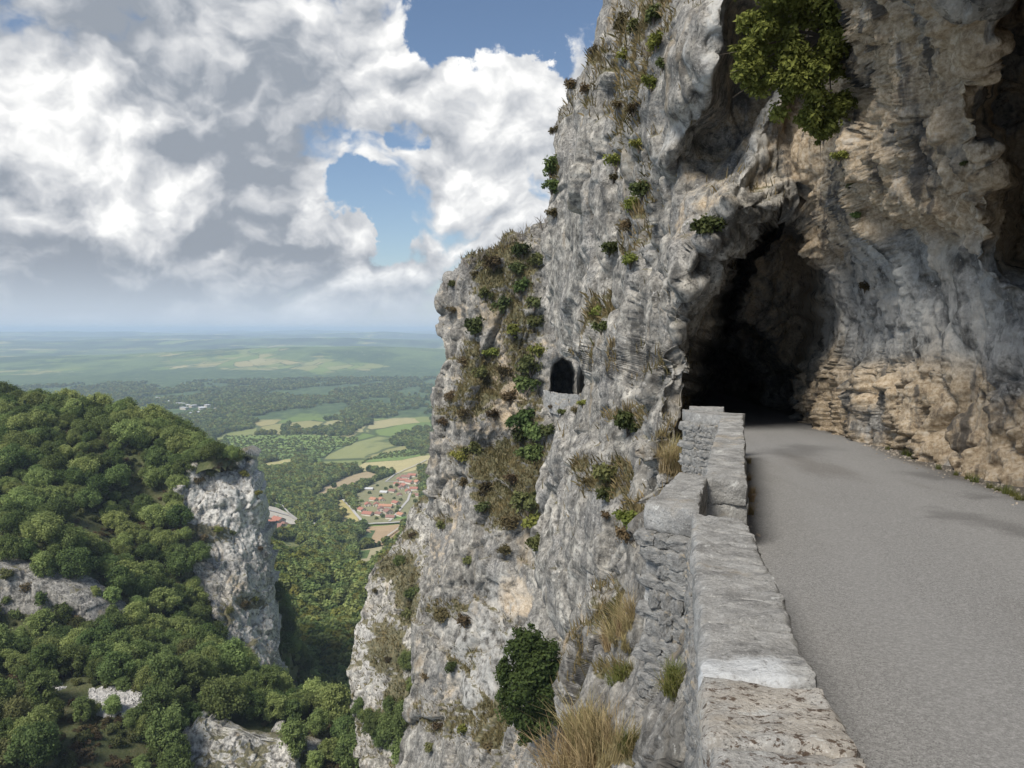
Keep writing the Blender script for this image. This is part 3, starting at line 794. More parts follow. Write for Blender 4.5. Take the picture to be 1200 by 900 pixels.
rock_sheet('rock_ledge', [(845, 228), (860, 212), (880, 206), (912, 206)], [(845, 248), (856, 275), (862, 330), (875, 345), (912, 345)], CL, 845, 912, 1.2, M['rock_far'], rock_relief(4, .9, 97, aniso=.4), wrapL=[(0, 4, -1)], wrapR=[(0, 4, -1)], up=[(0, 2.5, .3), (0, 7, -.3)], attr_fn=led_attr)
CL2 = [(318, 856, 178), (360, 864, 180), (400, 874, 182), (440, 884, 184), (318, 868, 176), (440, 896, 181), (380, 880, 178)]
rock_sheet('rock_ledge', [(856, 318), (872, 318), (884, 360), (896, 420)], [(856, 330), (864, 372), (874, 412), (884, 445), (896, 446)], CL2, 856, 896, 1.2, M['rock_far'], rock_relief(3, .6, 99), up=[(0, 2.5, .2), (0, 8, -.6)], attr_fn=led_attr, key='ledge2')

# ------------------------------------------------------------------ valley and distant hills: one sheet to the horizon
GC = [(400, 900, 290), (330, 840, 330), (400, 830, 335), (450, 860, 300), (520, 860, 290), (330, 740, 480), (400, 740, 500), (470, 740, 430), (540, 740, 420), (330, 660, 760), (400, 660, 800), (460, 660, 800), (330, 620, 1000), (420, 620, 1050), (470, 610, 1085),
      (440, 590, 1180), (330, 590, 1180), (520, 590, 1180), (400, 560, 1420), (480, 556, 1430), (330, 540, 1650), (450, 536, 1690), (400, 520, 1950), (300, 500, 2250), (500, 500, 2250), (100, 500, 2250), (700, 500, 2250), (400, 480, 2750), (0, 480, 2750), (800, 480, 2750)]
gc = np.asarray(GC, float); gp = P(gc[:, 0], gc[:, 1], gc[:, 2])
ex = np.array([(-330, 420, -60), (-420, 700, -70), (-600, 1100, -170), (-900, 1600, -270), (180, 420, -40), (260, 700, -50), (420, 1100, -150), (700, 1600, -270), (-200, 300, -150), (60, 230, -110), (-2500, 1500, -280), (2500, 1500, -280), (-300, 60, -60), (200, 60, -60)])
gp = np.concatenate([gp, ex])
G_ev = rbf_fit(gp[:, :2] / 1000, gp[:, 2], lin)
def valley_z(x, y):
    r = np.hypot(x, y)
    zn = G_ev(np.stack([x, y], -1) / 1000)
    p3 = np.stack([x, y, 0 * x], -1)
    plain = -288 + 5 * fbm(p3 / 900, 3, seed=711)
    th = x / np.maximum(y, 1)
    # wooded ridge of the middle distance
    g1 = np.exp(-((y - 6600 - 900 * (th + .3)) / 1150) ** 2)
    pr = 1.15 * np.interp(th, [-.9, -.62, -.5, -.4, -.30, -.2, -.12, -.02, .3, .9], [40, 52, 70, 98, 122, 128, 110, 88, 80, 60])
    plain = plain + g1 * (pr + 16 * fbm(p3 / 1500, 3, seed=712))
    k = sstep(r, 7500, 13000)
    plain = plain + k * (122 + 190 * fbm(p3 / np.array([5200, 1900, 1]), 4, seed=713))
    k2 = sstep(r, 14000, 23000)
    pr2 = np.interp(th, [-.9, -.65, -.5, -.3, -.12, .1, .9], [55, 72, 92, 92, 66, 90, 90])
    plain = plain + k2 * (pr2 - 60 + 200 * fbm(p3 / np.array([9000, 3000, 1]), 4, seed=714))
    k3 = sstep(r, 30000, 60000)
    plain = plain - k3 * 150
    t = sstep(r, 2100, 2700)
    zn = zn + 3 * fbm(p3 / 120, 3, seed=715) * sstep(r, 250, 600)
    return zn * (1 - t) + plain * t
rr = np.concatenate([np.geomspace(60, 2600, 220), np.geomspace(2640, 60000, 260)])
aa = np.tan(np.radians(np.linspace(-62, 50, 330)))
A2, R2 = np.meshgrid(np.arctan(aa), rr)
VX, VY = R2 * np.sin(A2), R2 * np.cos(A2)
VZ = valley_z(VX.ravel(), VY.ravel()).reshape(VX.shape)
def valley_mat():
    m, n, b, co, _ = new_mat('valley_floor')
    c = n.scale(co, .001, .001, 0)          # kilometres
    wv = n.vec('ADD', c, n.vec('SCALE', n.noise(c, 2.2, 3, .5, 0, 'Color'), scale=.18))
    fuv = n.scale(wv, 7.5, 3.4, 1)
    fcol = n.vor(fuv, 1.0, 'F1', 'Color')
    hedge = n.ramp(n.vor(fuv, 1.0, 'DISTANCE_TO_EDGE'), .05, .02, 0, .8)
    s = n.new('ShaderNodeSeparateColor'); n.put(s.inputs[0], fcol)
    field = n.colramp(s.outputs[0], [(.0, (.13, .19, .05)), (.3, (.19, .25, .065)), (.5, (.27, .27, .10)), (.68, (.40, .33, .15)), (.85, (.16, .22, .055)), (1.0, (.46, .385, .20))])
    field = n.mix(n.noise(n.scale(co, .05, .012, 0), 1.0, 4, .6), n.mix(.5, field, (.10, .14, .04)), field)
    fo = n.noise(wv, .85, 7, .62)
    fo2 = n.noise(wv, 3.2, 5, .6)
    forest = n.colramp(n.noise(n.scale(co, .028, .010, 0), 1.0, 5, .65), [(.3, (.030, .056, .020)), (.5, (.065, .102, .036)), (.7, (.125, .172, .060))])
    dist = n.vec('LENGTH', co)
    # open farmland near, dark forest also painting cloud shadow over the middle plain, mixed beyond
    bias = n.math('ADD', n.ramp(dist, 2350, 2650, -.10, .10), n.ramp(dist, 4300, 6000, 0, -.085))
    bias = n.math('ADD', bias, n.ramp(dist, 8500, 12000, 0, .015))
    msk = n.ramp(n.math('ADD', n.math('ADD', n.math('MULTIPLY', fo, .75), n.math('MULTIPLY', fo2, .25)), bias), .455, .50)
    ridge_n = n.noise(n.scale(co, .0016, .0009, 0), 1.0, 6, .65)
    forest = n.mix(n.ramp(dist, 4600, 6200, 0, .62), forest, n.mix(n.ramp(ridge_n, .40, .58), (.035, .065, .028), (.16, .215, .075)))
    forest = n.mix(n.ramp(dist, 8000, 10500, 0, .75), forest, n.mix(n.ramp(ridge_n, .42, .6), (.022, .038, .024), (.085, .12, .06)))
    field = n.mix(n.math('MULTIPLY', hedge, n.ramp(fo2, .42, .5)), field, (.04, .065, .022))
    col = n.mix(msk, field, forest)
    # pale specks of houses and bare ground
    hs = n.vor(c, 14.0, 'F1', 'Distance'); hz = n.noise(wv, 1.6, 3, .5)
    sp = n.math('MULTIPLY', n.ramp(hs, .16, .10), n.ramp(hz, .60, .66))
    sp = n.math('MULTIPLY', sp, n.ramp(dist, 2600, 3200, 0, .75))
    col = n.mix(sp, col, (.55, .50, .44))
    n.put(b.inputs['Base Color'], col)
    return m
M['valley'] = valley_mat()
Vv = np.stack([VX, VY, VZ], -1).reshape(-1, 3); Qv = grid_faces(*VX.shape)
o = obj('valley', np_mesh('valley', Vv, Qv, M['valley'])); tag(o, kind='structure')
VB = BVHTree.FromPolygons([tuple(v) for v in Vv.tolist()], Qv.tolist())

def cast(tree, px, py):
    d = Vector(pdir(px, py))
    h = tree.ray_cast(Vector((0, 0, 0)), d)
    return h[0], h[1]
CB = {}
for k in ('cliff', 'outcrop', 'buttress', 'rock_spur', 'crag', 'crag2'):
    V, Q, _ = BV[k]
    CB[k] = BVHTree.FromPolygons([tuple(v) for v in V.tolist()], Q.tolist())
def cast_any(px, py, keys=('cliff', 'outcrop', 'buttress', 'rock_spur')):
    best = None
    for k in keys:
        h = cast(CB[k], px, py)
        if h[0] is not None and (best is None or h[0].length < best[0].length): best = h
    return best

# ------------------------------------------------------------------ road
rd_d = np.array([-9, -4, 0, 2, 5.7, 7.6, 10.8, 14.4, 19.5, 26, 36, 52])
rd_l = np.array([-1.6, -.43, .46, .90, 1.74, 2.3, 3.2, 4.3, 5.4, 6.3, 7.6, 9.5]) - .12
rd_r = np.array([4.6, 4.8, 5.2, 5.5, 6.3, 6.7, 7.2, 7.6, 8.67, 9.9, 11.6, 14]) + 1.4
rd_z = np.array([-1.05, -1.42, -1.72, -1.88, -2.12, -2.22, -2.35, -2.5, -2.73, -3.05, -3.5, -4.2])
def road_z(y): return np.interp(y, rd_d, rd_z)
ys = np.linspace(-9, 52, 245); us = np.linspace(0, 1, 31)
from_l = np.interp(ys, rd_d, rd_l); to_r = np.interp(ys, rd_d, rd_r)
RX = from_l[:, None] * (1 - us) + to_r[:, None] * us; RY = np.repeat(ys[:, None], 31, 1)
RZ = np.interp(ys, rd_d, rd_z)
for _ in range(12): RZ[1:-1] = (RZ[:-2] + RZ[1:-1] * 2 + RZ[2:]) / 4
RZ = RZ[:, None] + .05 * np.sin(np.pi * us)[None] + .006 * fbm(np.stack([RX, RY, 0 * RX], -1).reshape(-1, 3) / .8, 3, seed=5).reshape(RX.shape)
o = obj('road', np_mesh('road', np.stack([RX, RY, RZ], -1).reshape(-1, 3), grid_faces(245, 31)[:, ::-1], M['asphalt'], {'u': ((RX - from_l[:, None]) / (to_r - from_l - 1.4)[:, None]).ravel()})); tag(o, kind='structure')

# ------------------------------------------------------------------ parapet
def cube_shell(nx, ny, nz):
    vs, qs, off = [], [], 0
    def face(fn, a, b):
        nonlocal off
        A, B = np.meshgrid(np.linspace(0, 1, a + 1), np.linspace(0, 1, b + 1), indexing='ij')
        vs.append(fn(A.ravel(), B.ravel())); qs.append(grid_faces(a + 1, b + 1) + off); off += A.size
    o = lambda v: np.ones_like(v)
    face(lambda a, b: np.stack([a, b, 0 * a], -1), nx, ny)
    face(lambda a, b: np.stack([b, a, o(a)], -1), ny, nx)
    face(lambda a, b: np.stack([0 * a, b, a], -1), nz, ny) if False else face(lambda a, b: np.stack([0 * a, a, b], -1)[:, :], ny, nz)
    face(lambda a, b: np.stack([o(a), b, a], -1), nz, ny)
    face(lambda a, b: np.stack([b, 0 * a, a], -1), nz, nx)
    face(lambda a, b: np.stack([a, o(a), b], -1), nx, nz)
    return np.concatenate(vs), np.concatenate(qs)

def rough_block(name, quad, h, mat, seed, res=.035, amp=.02, rnd=.03, fine=.006, parent=None, minn=3):
    """a hewn block: quad = four top corners (near-left, near-right, far-right, far-left), h = height down"""
    q = np.asarray(quad, float)
    lx = np.linalg.norm(q[1] - q[0]); ly = np.linalg.norm(q[3] - q[0])
    nx, ny, nz = (max(minn, int(l / res)) for l in (lx, ly, h))
    U, Q = cube_shell(nx, ny, nz)
    u = U.copy()
    a, b, c = u[:, 0], u[:, 1], u[:, 2]
    pos = (q[0] * ((1 - a) * (1 - b))[:, None] + q[1] * (a * (1 - b))[:, None] + q[2] * (a * b)[:, None] + q[3] * ((1 - a) * b)[:, None])
    pos[:, 2] -= c * h
    cen = pos.mean(0)
    # rounded arrises
    edge = np.stack([np.minimum(a, 1 - a) * lx, np.minimum(b, 1 - b) * ly, np.minimum(c, 1 - c) * h], -1)
    r = rnd * (1 + .8 * fbm(pos / .12, 3, seed=seed + 1))
    near = np.clip(1 - edge / np.maximum(r, .004)[:, None], 0, 1)
    s2 = np.sort(near, 1)
    pull = s2[:, 1] ** 2 * r * .55                      # only where two faces meet
    dirn = (cen - pos); dirn /= np.maximum(np.linalg.norm(dirn, axis=1, keepdims=True), 1e-6)
    pos = pos + dirn * pull[:, None]
    dv = np.stack([fbm(pos / .28, 4, .55, seed=seed + 7 * i) for i in range(3)], -1) * amp
    df = np.stack([fbm(pos / .045, 3, .6, seed=seed + 50 + 7 * i) for i in range(3)], -1) * fine
    me = np_mesh(name, pos + dv + df, Q, mat)
    return obj(name, me, parent)

L0, L1 = P(831, 885, 2.02), P(812, 602, 6.06)
R0, R1 = P(1012, 895, 1.97), P(875, 611, 5.7)
def lerp(a, b, t): return a + (b - a) * t
def near_edge(t): return lerp(L0, L1, t), lerp(R0, R1, t)
par = empty('parapet_wall', tuple(lerp(L0, R0, .5) - np.array([0, 0, .9])))
tag(par, 'weathered grey stone parapet wall along the outer edge of the cliff road, with a stepped bay', 'wall')
def part(o):
    o.parent = par; o.matrix_parent_inverse = par.matrix_world.inverted() if False else o.matrix_parent_inverse
    o.location = -Vector(par.location); return o
rng = random.Random(4)
cuts = [-.95, -.72, -.5, -.3, -.13, .02, .145, .30, .40, .52, .63, .74, .84, .92, 1.0]
for i in range(len(cuts) - 1):
    a, b = cuts[i] + .0012, cuts[i + 1] - .0012
    l0, r0 = near_edge(a); l1, r1 = near_edge(b)
    jx = rng.uniform(-.012, .018); jz = rng.uniform(-.008, .008)
    e = (r0 - l0) / np.linalg.norm(r0 - l0)
    quad = [l0 - e * .01, r0 + e * jx, r1 + e * jx * .5, l1 - e * .01]
    quad = [np.array(p) + np.array([0, 0, jz]) for p in quad]
    mt = M['coping_tan'] if b < .15 and b > -.2 else M['coping_pale'] if .10 < a < .30 else M['coping']
    part(rough_block('coping_stone', quad, .24, mt, 100 + i * 3, res=.026 if b > -.35 else .08, amp=.034, rnd=.036, fine=.014))
# bay and second length
B_, C_, D_, A_ = P(755, 590, 6.4), P(797, 553, 7.95), P(830, 557, 7.7), P(816, 598, 6.1)
Lb = L1.copy()
bayq = [[B_, A_ + np.array([0.02, 0, 0]), lerp(A_, D_, .5), lerp(B_, C_, .5)], [lerp(B_, C_, .505), lerp(A_, D_, .505), D_, C_]]
for i, q in enumerate(bayq):
    part(rough_block('coping_stone', q, .24, M['coping'], 300 + i * 5, res=.028, amp=.034, rnd=.035, fine=.014))
S0l, S0r, S1l, S1r = P(824, 560, 7.62), P(875, 563, 7.55), P(845, 487.5, 14.5), P(871, 487, 14.5)
c2 = [0, .14, .27, .43, .56, .70, .84, 1.0]
for i in range(len(c2) - 1):
    q = [lerp(S0l, S1l, c2[i] + .001), lerp(S0r, S1r, c2[i] + .001), lerp(S0r, S1r, c2[i + 1] - .001), lerp(S0l, S1l, c2[i + 1] - .001)]
    part(rough_block('coping_stone', [p + np.array([0, 0, rng.uniform(-.01, .012)]) for p in q], .26, M['coping'], 340 + i * 5, res=.04, amp=.034, rnd=.035, fine=.014))
# body under the coping
def body(quad, h, mat, seed, name='wall_body', res=.07, amp=.03):
    q = [np.array(p) - np.array([0, 0, .235]) for p in quad]
    c = sum(q) / 4
    q = [p + (c - p) * np.array([.035, .01, 0]) for p in q]
    return part(rough_block(name, q, h, mat, seed, res=res, amp=amp, rnd=.03))
l0, r0 = near_edge(-.95); l1, r1 = near_edge(1.0)
body([l0, r0, r1, l1], 2.3, M['mortar'], 400)
body([B_, A_, D_, C_], 2.4, M['mortar'], 410)
body([S0l, S0r, S1r, S1l], 1.9, M['coping'], 420, res=.09)
# cross wall at the far end and the length that runs on into the tunnel
X0, X1 = P(800, 481, 15.3), P(848, 485, 15.0)
xq = [X0 + np.array([0, -.18, 0]), X1 + np.array([0, -.4, 0]), X1 + np.array([.45, .05, 0]), X0 + np.array([.05, .28, 0])]
part(rough_block('coping_stone', xq, .22, M['coping'], 440, res=.06))
body(xq, 1.9, M['stone_tan'], 445, res=.07, amp=.05)
Y0, Y1 = P(806, 477, 18.4), P(846, 478, 18.2)
yq = [Y0 + np.array([0, -.2, 0]), Y1 + np.array([0, -.2, 0]), Y1 + np.array([.15, .3, 0]), Y0 + np.array([.1, .3, 0])]
part(rough_block('coping_stone', yq, .25, M['coping'], 450, res=.07))
body(yq, 1.5, M['stone_tan'], 455, res=.09)
# rubble stones of the outer faces
SM = []
for i in range(10):
    r_ = random.Random(i)
    U, Q = cube_shell(9, 7, 8)
    u = U - .5
    rad = np.linalg.norm(u, axis=1, keepdims=True)
    sph = u / np.maximum(np.abs(u).max(1, keepdims=True), 1e-6) * np.abs(u).max(1, keepdims=True)
    pos = u * (1 - .22 * np.clip(rad - .5, 0, 1) / .36)
    pos = pos + np.stack([fbm(pos * 2.6 + 9 * i, 4, .6, seed=800 + i + 10 * k) for k in range(3)], -1) * .30
    SM.append([np_mesh('stone', pos, Q, M['stone'] if i % 3 else M['stone_tan'])])
def stone_face(p0, p1, top_drop, height, seed, course=.15, off=0.0):
    """irregular courses of stones on the vertical face from p0 to p1 (top edge)"""
    rg = random.Random(seed); e = p1 - p0; ln = float(np.hypot(e[0], e[1])); ang = math.atan2(e[1], e[0])
    nrm = np.array([e[1], -e[0], 0]) / max(ln, 1e-6)
    z = top_drop
    while z < height:
        ch = course * rg.uniform(.75, 1.35); s = -rg.uniform(0, .15)
        while s < ln:
            w = rg.uniform(.09, .30)
            mid = s + w / 2
            if mid < ln and mid > 0:
                c = p0 + e * (mid / ln); c = c + nrm * (rg.uniform(.0, .03) + off)
                st = obj('stone', rg.choice(SM)[0], par)
                st.location = Vector((c[0], c[1], c[2] - z - ch / 2)) - par.location
                st.rotation_euler = (rg.uniform(-.06, .06), rg.uniform(-.1, .1), ang + rg.uniform(-.07, .07))
                st.scale = (w * 1.2, .17, ch * 1.25)
            s += w
        z += ch
stone_face(L1 + np.array([.02, .1, 0]) , B_, .24, 1.75, 3) if False else stone_face(B_ + np.array([.02, 0, 0]), L1 + np.array([.05, .0, 0]), .24, 1.9, 3, .12, -.045)
ll0, _ = near_edge(-.15); ll1, _ = near_edge(1.0)
stone_face(ll1, ll0, .24, 1.5, 8, .17) if False else None
stone_face(ll1 + np.array([0, 0, 0]), ll0, .24, 1.6, 9, .14, -.07)
stone_face(X0 + np.array([0, -.2, 0]), X1 + np.array([0, -.42, 0]), .22, 1.5, 12, .14, -.05)

# parapet in front of the second tunnel
pts = [(637, 457), (645, 459), (655, 461), (666, 462), (678, 462), (690, 461), (700, 459)]
dd = [88.5, 86.8, 85.8, 85.3, 85.2, 85.5, 86.5]
par2 = empty('parapet_wall', tuple(P(660, 474, 86)))
tag(par2, 'low curved masonry parapet in front of the small tunnel opening on the distant buttress', 'wall')
for i in range(len(pts) - 1):
    a, b = P(*pts[i], dd[i]), P(*pts[i + 1], dd[i + 1])
    o = rough_block('wall_section', [a, b, b + np.array([0, .5, 0]), a + np.array([0, .5, 0])], 2.5, M['stone_tan'], 470 + i, res=.2, amp=.22, rnd=.08, fine=.05)
    o.parent = par2; o.location = -Vector(par2.location)
a, b = P(650, 470, 92), P(690, 470, 90)
tr = [P(640, 458, 87.5) + np.array([0, 0, -1.1]), P(695, 460, 86.2) + np.array([0, 0, -1.1]), P(695, 460, 100) * np.array([1, 1, 0]) + np.array([0, 0, -8.3]), P(640, 458, 102) * np.array([1, 1, 0]) + np.array([0, 0, -8.3])]
o = obj('road', np_mesh('road', np.array(tr), np.array([[0, 1, 2, 3]]), M['asphalt'])); tag(o, kind='structure')

# ------------------------------------------------------------------ plants
def leaf_cloud(cent, rad, n, size, seed, squash=1.0, shell=.45, upb=.25, aspect=1.5, tint_h=True):
    rg = np.random.default_rng(seed)
    cent = np.asarray(cent, float); rad = np.asarray(rad, float)
    pr = rad ** 2; pr /= pr.sum()
    k = rg.choice(len(rad), n, p=pr)
    d = rg.normal(size=(n, 3)); d[:, 2] = d[:, 2] * .9 + upb; d /= np.linalg.norm(d, axis=1, keepdims=True)
    f = 1 - shell * rg.random(n) ** 1.7
    f *= 1 + .18 * rg.normal(size=n)
    sc = np.array([1, 1, squash])
    pos = cent[k] + d * (rad[k] * f)[:, None] * sc
    nrm = d * .8 + rg.normal(size=(n, 3)) * .55 + np.array([0, 0, .3]); nrm /= np.linalg.norm(nrm, axis=1, keepdims=True)
    t = np.cross(nrm, rg.normal(size=(n, 3))); t /= np.linalg.norm(t, axis=1, keepdims=True)
    b = np.cross(nrm, t)
    s = size * rg.uniform(.65, 1.35, n)[:, None]
    V = np.stack([pos - t * s * aspect * .5, pos - b * s * .42 + nrm * s * .1, pos + t * s * aspect * .5, pos + b * s * .42 + nrm * s * .1], 1).reshape(-1, 3)
    Q = np.arange(4 * n).reshape(-1, 4)
    lobe = rg.random(len(rad))[k]
    tint = .25 + .35 * rg.random(n) + .3 * (lobe - .5)
    return V, Q, {'tint': np.repeat(tint, 4)}

def tube(points, radii, sides=6):
    pts = np.asarray(points, float); V, Q = [], []
    for i, p in enumerate(pts):
        d = pts[min(i + 1, len(pts) - 1)] - pts[max(i - 1, 0)]; d /= np.linalg.norm(d) + 1e-9
        a = np.cross(d, [0.31, .87, .12]); a /= np.linalg.norm(a) + 1e-9; b = np.cross(d, a)
        for s in range(sides):
            th = 2 * math.pi * s / sides
            V.append(p + (a * math.cos(th) + b * math.sin(th)) * radii[i])
    for i in range(len(pts) - 1):
        for s in range(sides):
            Q.append((i * sides + s, i * sides + (s + 1) % sides, (i + 1) * sides + (s + 1) % sides, (i + 1) * sides + s))
    return np.array(V), np.array(Q)

def join(parts):
    V, Q, off = [], [], 0
    for v, q in parts:
        V.append(v); Q.append(q + off); off += len(v)
    return np.concatenate(V), np.concatenate(Q)

def crown_lobes(rg, R, H, base, n=15):
    cs, rs = [], []
    for i in range(n):
        t = (i + .5) / n
        z = base + H * (.15 + .8 * t)
        prof = math.sin(math.pi * min(1, .18 + .80 * t)) ** .7
        a = i * 2.4 + rg.uniform(-.5, .5)
        q = R * prof * rg.uniform(.30, .92)
        cs.append((q * math.cos(a), q * math.sin(a), z)); rs.append(R * rg.uniform(.17, .44) * (.7 + .4 * prof))
    return cs, rs

def tree_proto(i, R, H, n, size, mat, trunk_r=.16, base=1.6, nlobe=24, name='broadleaf_tree'):
    rg = random.Random(900 + i)
    cs, rs = crown_lobes(rg, R, H, base, nlobe)
    V, Q, at = leaf_cloud(cs, rs, n, size, 900 + i, shell=.6)
    tubes = [tube([(0, 0, -1.2), (.05, .03, base * .6), (.12, -.05, base + H * .35), (.05, .05, base + H * .8)], [trunk_r * 1.3, trunk_r, trunk_r * .7, trunk_r * .2])]
    for c, r_ in list(zip(cs, rs))[::2]:
        z0 = max(base * .7, c[2] - H * .3)
        tubes.append(tube([(.05, 0, z0), (c[0] * .5, c[1] * .5, (z0 + c[2]) / 2 + .1), c], [trunk_r * .5, trunk_r * .32, trunk_r * .1], 5))
    tv, tq = join(tubes)
    root = empty(name)
    obj('trunk', np_mesh('trunk', tv, tq, M['bark']), root)
    obj('crown', np_mesh('crown', V, Q, mat, at, smooth=False), root)
    return root

protos = []
specs = [(3.9, 6.5, 5200, .34, 'leaf'), (4.4, 6.0, 6000, .35, 'leaf'), (3.3, 6.2, 4200, .32, 'leaf_dark'), (4.8, 7.2, 6500, .37, 'leaf_dark'), (3.0, 5.0, 3600, .31, 'leaf'), (4.1, 7.6, 5600, .34, 'leaf'), (3.6, 5.2, 3600, .32, 'leaf_shrub')]
for i, (R, H, n, s, m) in enumerate(specs):
    protos.append(tree_proto(i, R, H, n, s, M[m]))
def conifer(i, R, H, n):
    cs, rs = [], []
    rg = random.Random(i)
    for k in range(26):
        t = k / 25; a = k * 2.4; q = R * (1 - t) * .6
        cs.append((q * math.cos(a), q * math.sin(a), 1.2 + H * t)); rs.append(max(.25, R * (1 - t) * .5))
    V, Q, at = leaf_cloud(cs, rs, n, .42, 40 + i, squash=.55)
    root = empty('conifer_tree'); tv, tq = tube([(0, 0, -1), (0, 0, H * .5), (0, 0, H + 1)], [.2, .13, .03])
    obj('trunk', np_mesh('trunk', tv, tq, M['bark']), root)
    obj('crown', np_mesh('crown', V, Q, M['leaf_conifer'], at, smooth=False), root)
    return root

# --- trees on the slope across the gorge
rg = np.random.default_rng(12)
cand = []
crag_zone = [(214, 566), (238, 551), (280, 551), (312, 590), (322, 800), (296, 790), (262, 748), (238, 700), (234, 655), (212, 622)]
crag2_zone = [(-5, 672), (22, 676), (55, 694), (92, 720), (92, 735), (50, 736), (-5, 715)]
scree_zone = [(44, 798), (104, 804), (172, 816), (174, 834), (130, 842), (104, 832), (44, 804)]
ledge_zone = [(206, 880), (228, 845), (262, 856), (330, 856), (448, 884), (446, 897), (330, 880), (320, 915), (206, 915)]
S = 3.9
for x in np.arange(-235, -10, S):
    for y in np.arange(110, 372, S):
        cand.append((x + rg.uniform(-.5, .5) * S * 1.1, y + rg.uniform(-.5, .5) * S * 1.1))
cand = np.array(cand)
cz = hill_z(cand[:, 0], cand[:, 1])
cpx, cpy = pix(np.stack([cand[:, 0], cand[:, 1], cz], -1))
keep = (cpx > -40) & (cpx < 470) & (cpy < 925) & (cpy > 440)
dist = np.hypot(cand[:, 0], cand[:, 1])
for zone, mg in ((crag_zone, 0), (crag2_zone, 0), (scree_zone, 3), (ledge_zone, 2)):
    keep &= poly_sd(cpx, cpy, zone) < mg
# keep bare strips of scrub as in the photograph
open_n = fbm(np.stack([cand[:, 0], cand[:, 1], 0 * cz], -1) / 26, 3, seed=731)
scrub = (open_n > .30) | ((cpx < 130) & (cpy > 590) & (cpy < 655) & (open_n > .06)) | ((cpy > 850) & (cpx < 200) & (open_n > -.02))
cand, cz, cpx, cpy, dist, scrub = (a[keep] for a in (cand, cz, cpx, cpy, dist, scrub))
# the trees that show
vis = []
for i in range(len(cand)):
    top = Vector((cand[i, 0], cand[i, 1], cz[i] + 6.5))
    L = top.length; h = HB.ray_cast(top, -top.normalized(), L - 1)
    vis.append(h[0] is None)
vis = np.array(vis)
order = np.argsort(dist)
placed = []; tree_list = []; shrub_list = []
for i in order:
    if not vis[i]: continue
    sc_ = rg.choice([.55, .75, .9, 1.05, 1.25]) * rg.uniform(.88, 1.12) * (1.0 if cpy[i] < 560 else .92)
    if scrub[i]:
        shrub_list.append(i); continue
    r_ = 2.45 * sc_
    if any((cand[i, 0] - q[0]) ** 2 + (cand[i, 1] - q[1]) ** 2 < (r_ + q[2]) ** 2 * .62 for q in placed): continue
    placed.append((cand[i, 0], cand[i, 1], r_)); tree_list.append((i, sc_))
zone_names = [
    (lambda x, y: y < 545, 'broadleaf tree crowding the crest of the wooded ridge above the crag', 'trees along the crest of the ridge'),
    (lambda x, y: x > 195 and y < 830 and y > 640, 'broadleaf tree in the wood at the foot of the pale crag', 'trees below the crag'),
    (lambda x, y: y > 850, 'broadleaf tree on the brown scrub slope under the white rock ledge', 'trees by the white ledge'),
    (lambda x, y: y > 770, 'broadleaf tree around the white scree and along the gorge lip', 'trees around the scree'),
    (lambda x, y: y > 660, 'broadleaf tree below the small streaked crag across the gorge', 'trees below the streaked crag'),
    (lambda x, y: True, 'broadleaf tree in the dense wood halfway up the slope across the gorge', 'trees halfway up the slope'),
]
used = [False] * len(protos)
extra_trees = []
def pick(k):
    if not used[k]:
        used[k] = True; return protos[k]
    return copy_tree(protos[k])
ntree = 0
for (i, sc_) in tree_list:
    if ntree >= 296:
        extra_trees.append((cand[i, 0], cand[i, 1], cz[i], sc_)); continue
    k = int(rg.choice(len(protos), p=[.2, .2, .14, .12, .12, .14, .08]))
    t = pick(k); ntree += 1
    t.location = (cand[i, 0], cand[i, 1], cz[i] - .2); t.rotation_euler = (rg.uniform(-.06, .06), rg.uniform(-.06, .06), rg.uniform(0, 6.28))
    s = sc_ * .92
    t.scale = (s * rg.uniform(.9, 1.1), s * rg.uniform(.9, 1.1), s * rg.uniform(.88, 1.2))
    for (fn, lab, grp) in zone_names:
        if fn(cpx[i], cpy[i]):
            look = ['mid green rounded', 'wide spreading green', 'narrow dark green', 'large dark green', 'small green', 'tall green', 'dull grey green'][k]
            tag(t, lab.replace('broadleaf', look), 'tree', look + ' ' + grp); break
for k in range(len(protos)):
    if not used[k]: pick(k).location = (-150, 260 + 5 * k, float(hill_z(np.array([-150.]), np.array([260. + 5 * k]))[0])); tag(protos[k], zone_names[-1][1], 'tree', zone_names[-1][2])
for j, (px, py) in enumerate(((112, 470), (98, 478), (30, 472))):
    c = conifer(j, 1.9, 9.5 - j, 1500)
    h = HB.ray_cast(Vector((0, 0, 0)), Vector(pdir(px, py + 22)))[0]
    if h is None: h = Vector(P(px, py + 20, 330))
    c.location = h; tag(c, 'dark pointed conifer rising out of the broadleaf wood on the ridge crest', 'tree', 'conifers on the ridge')

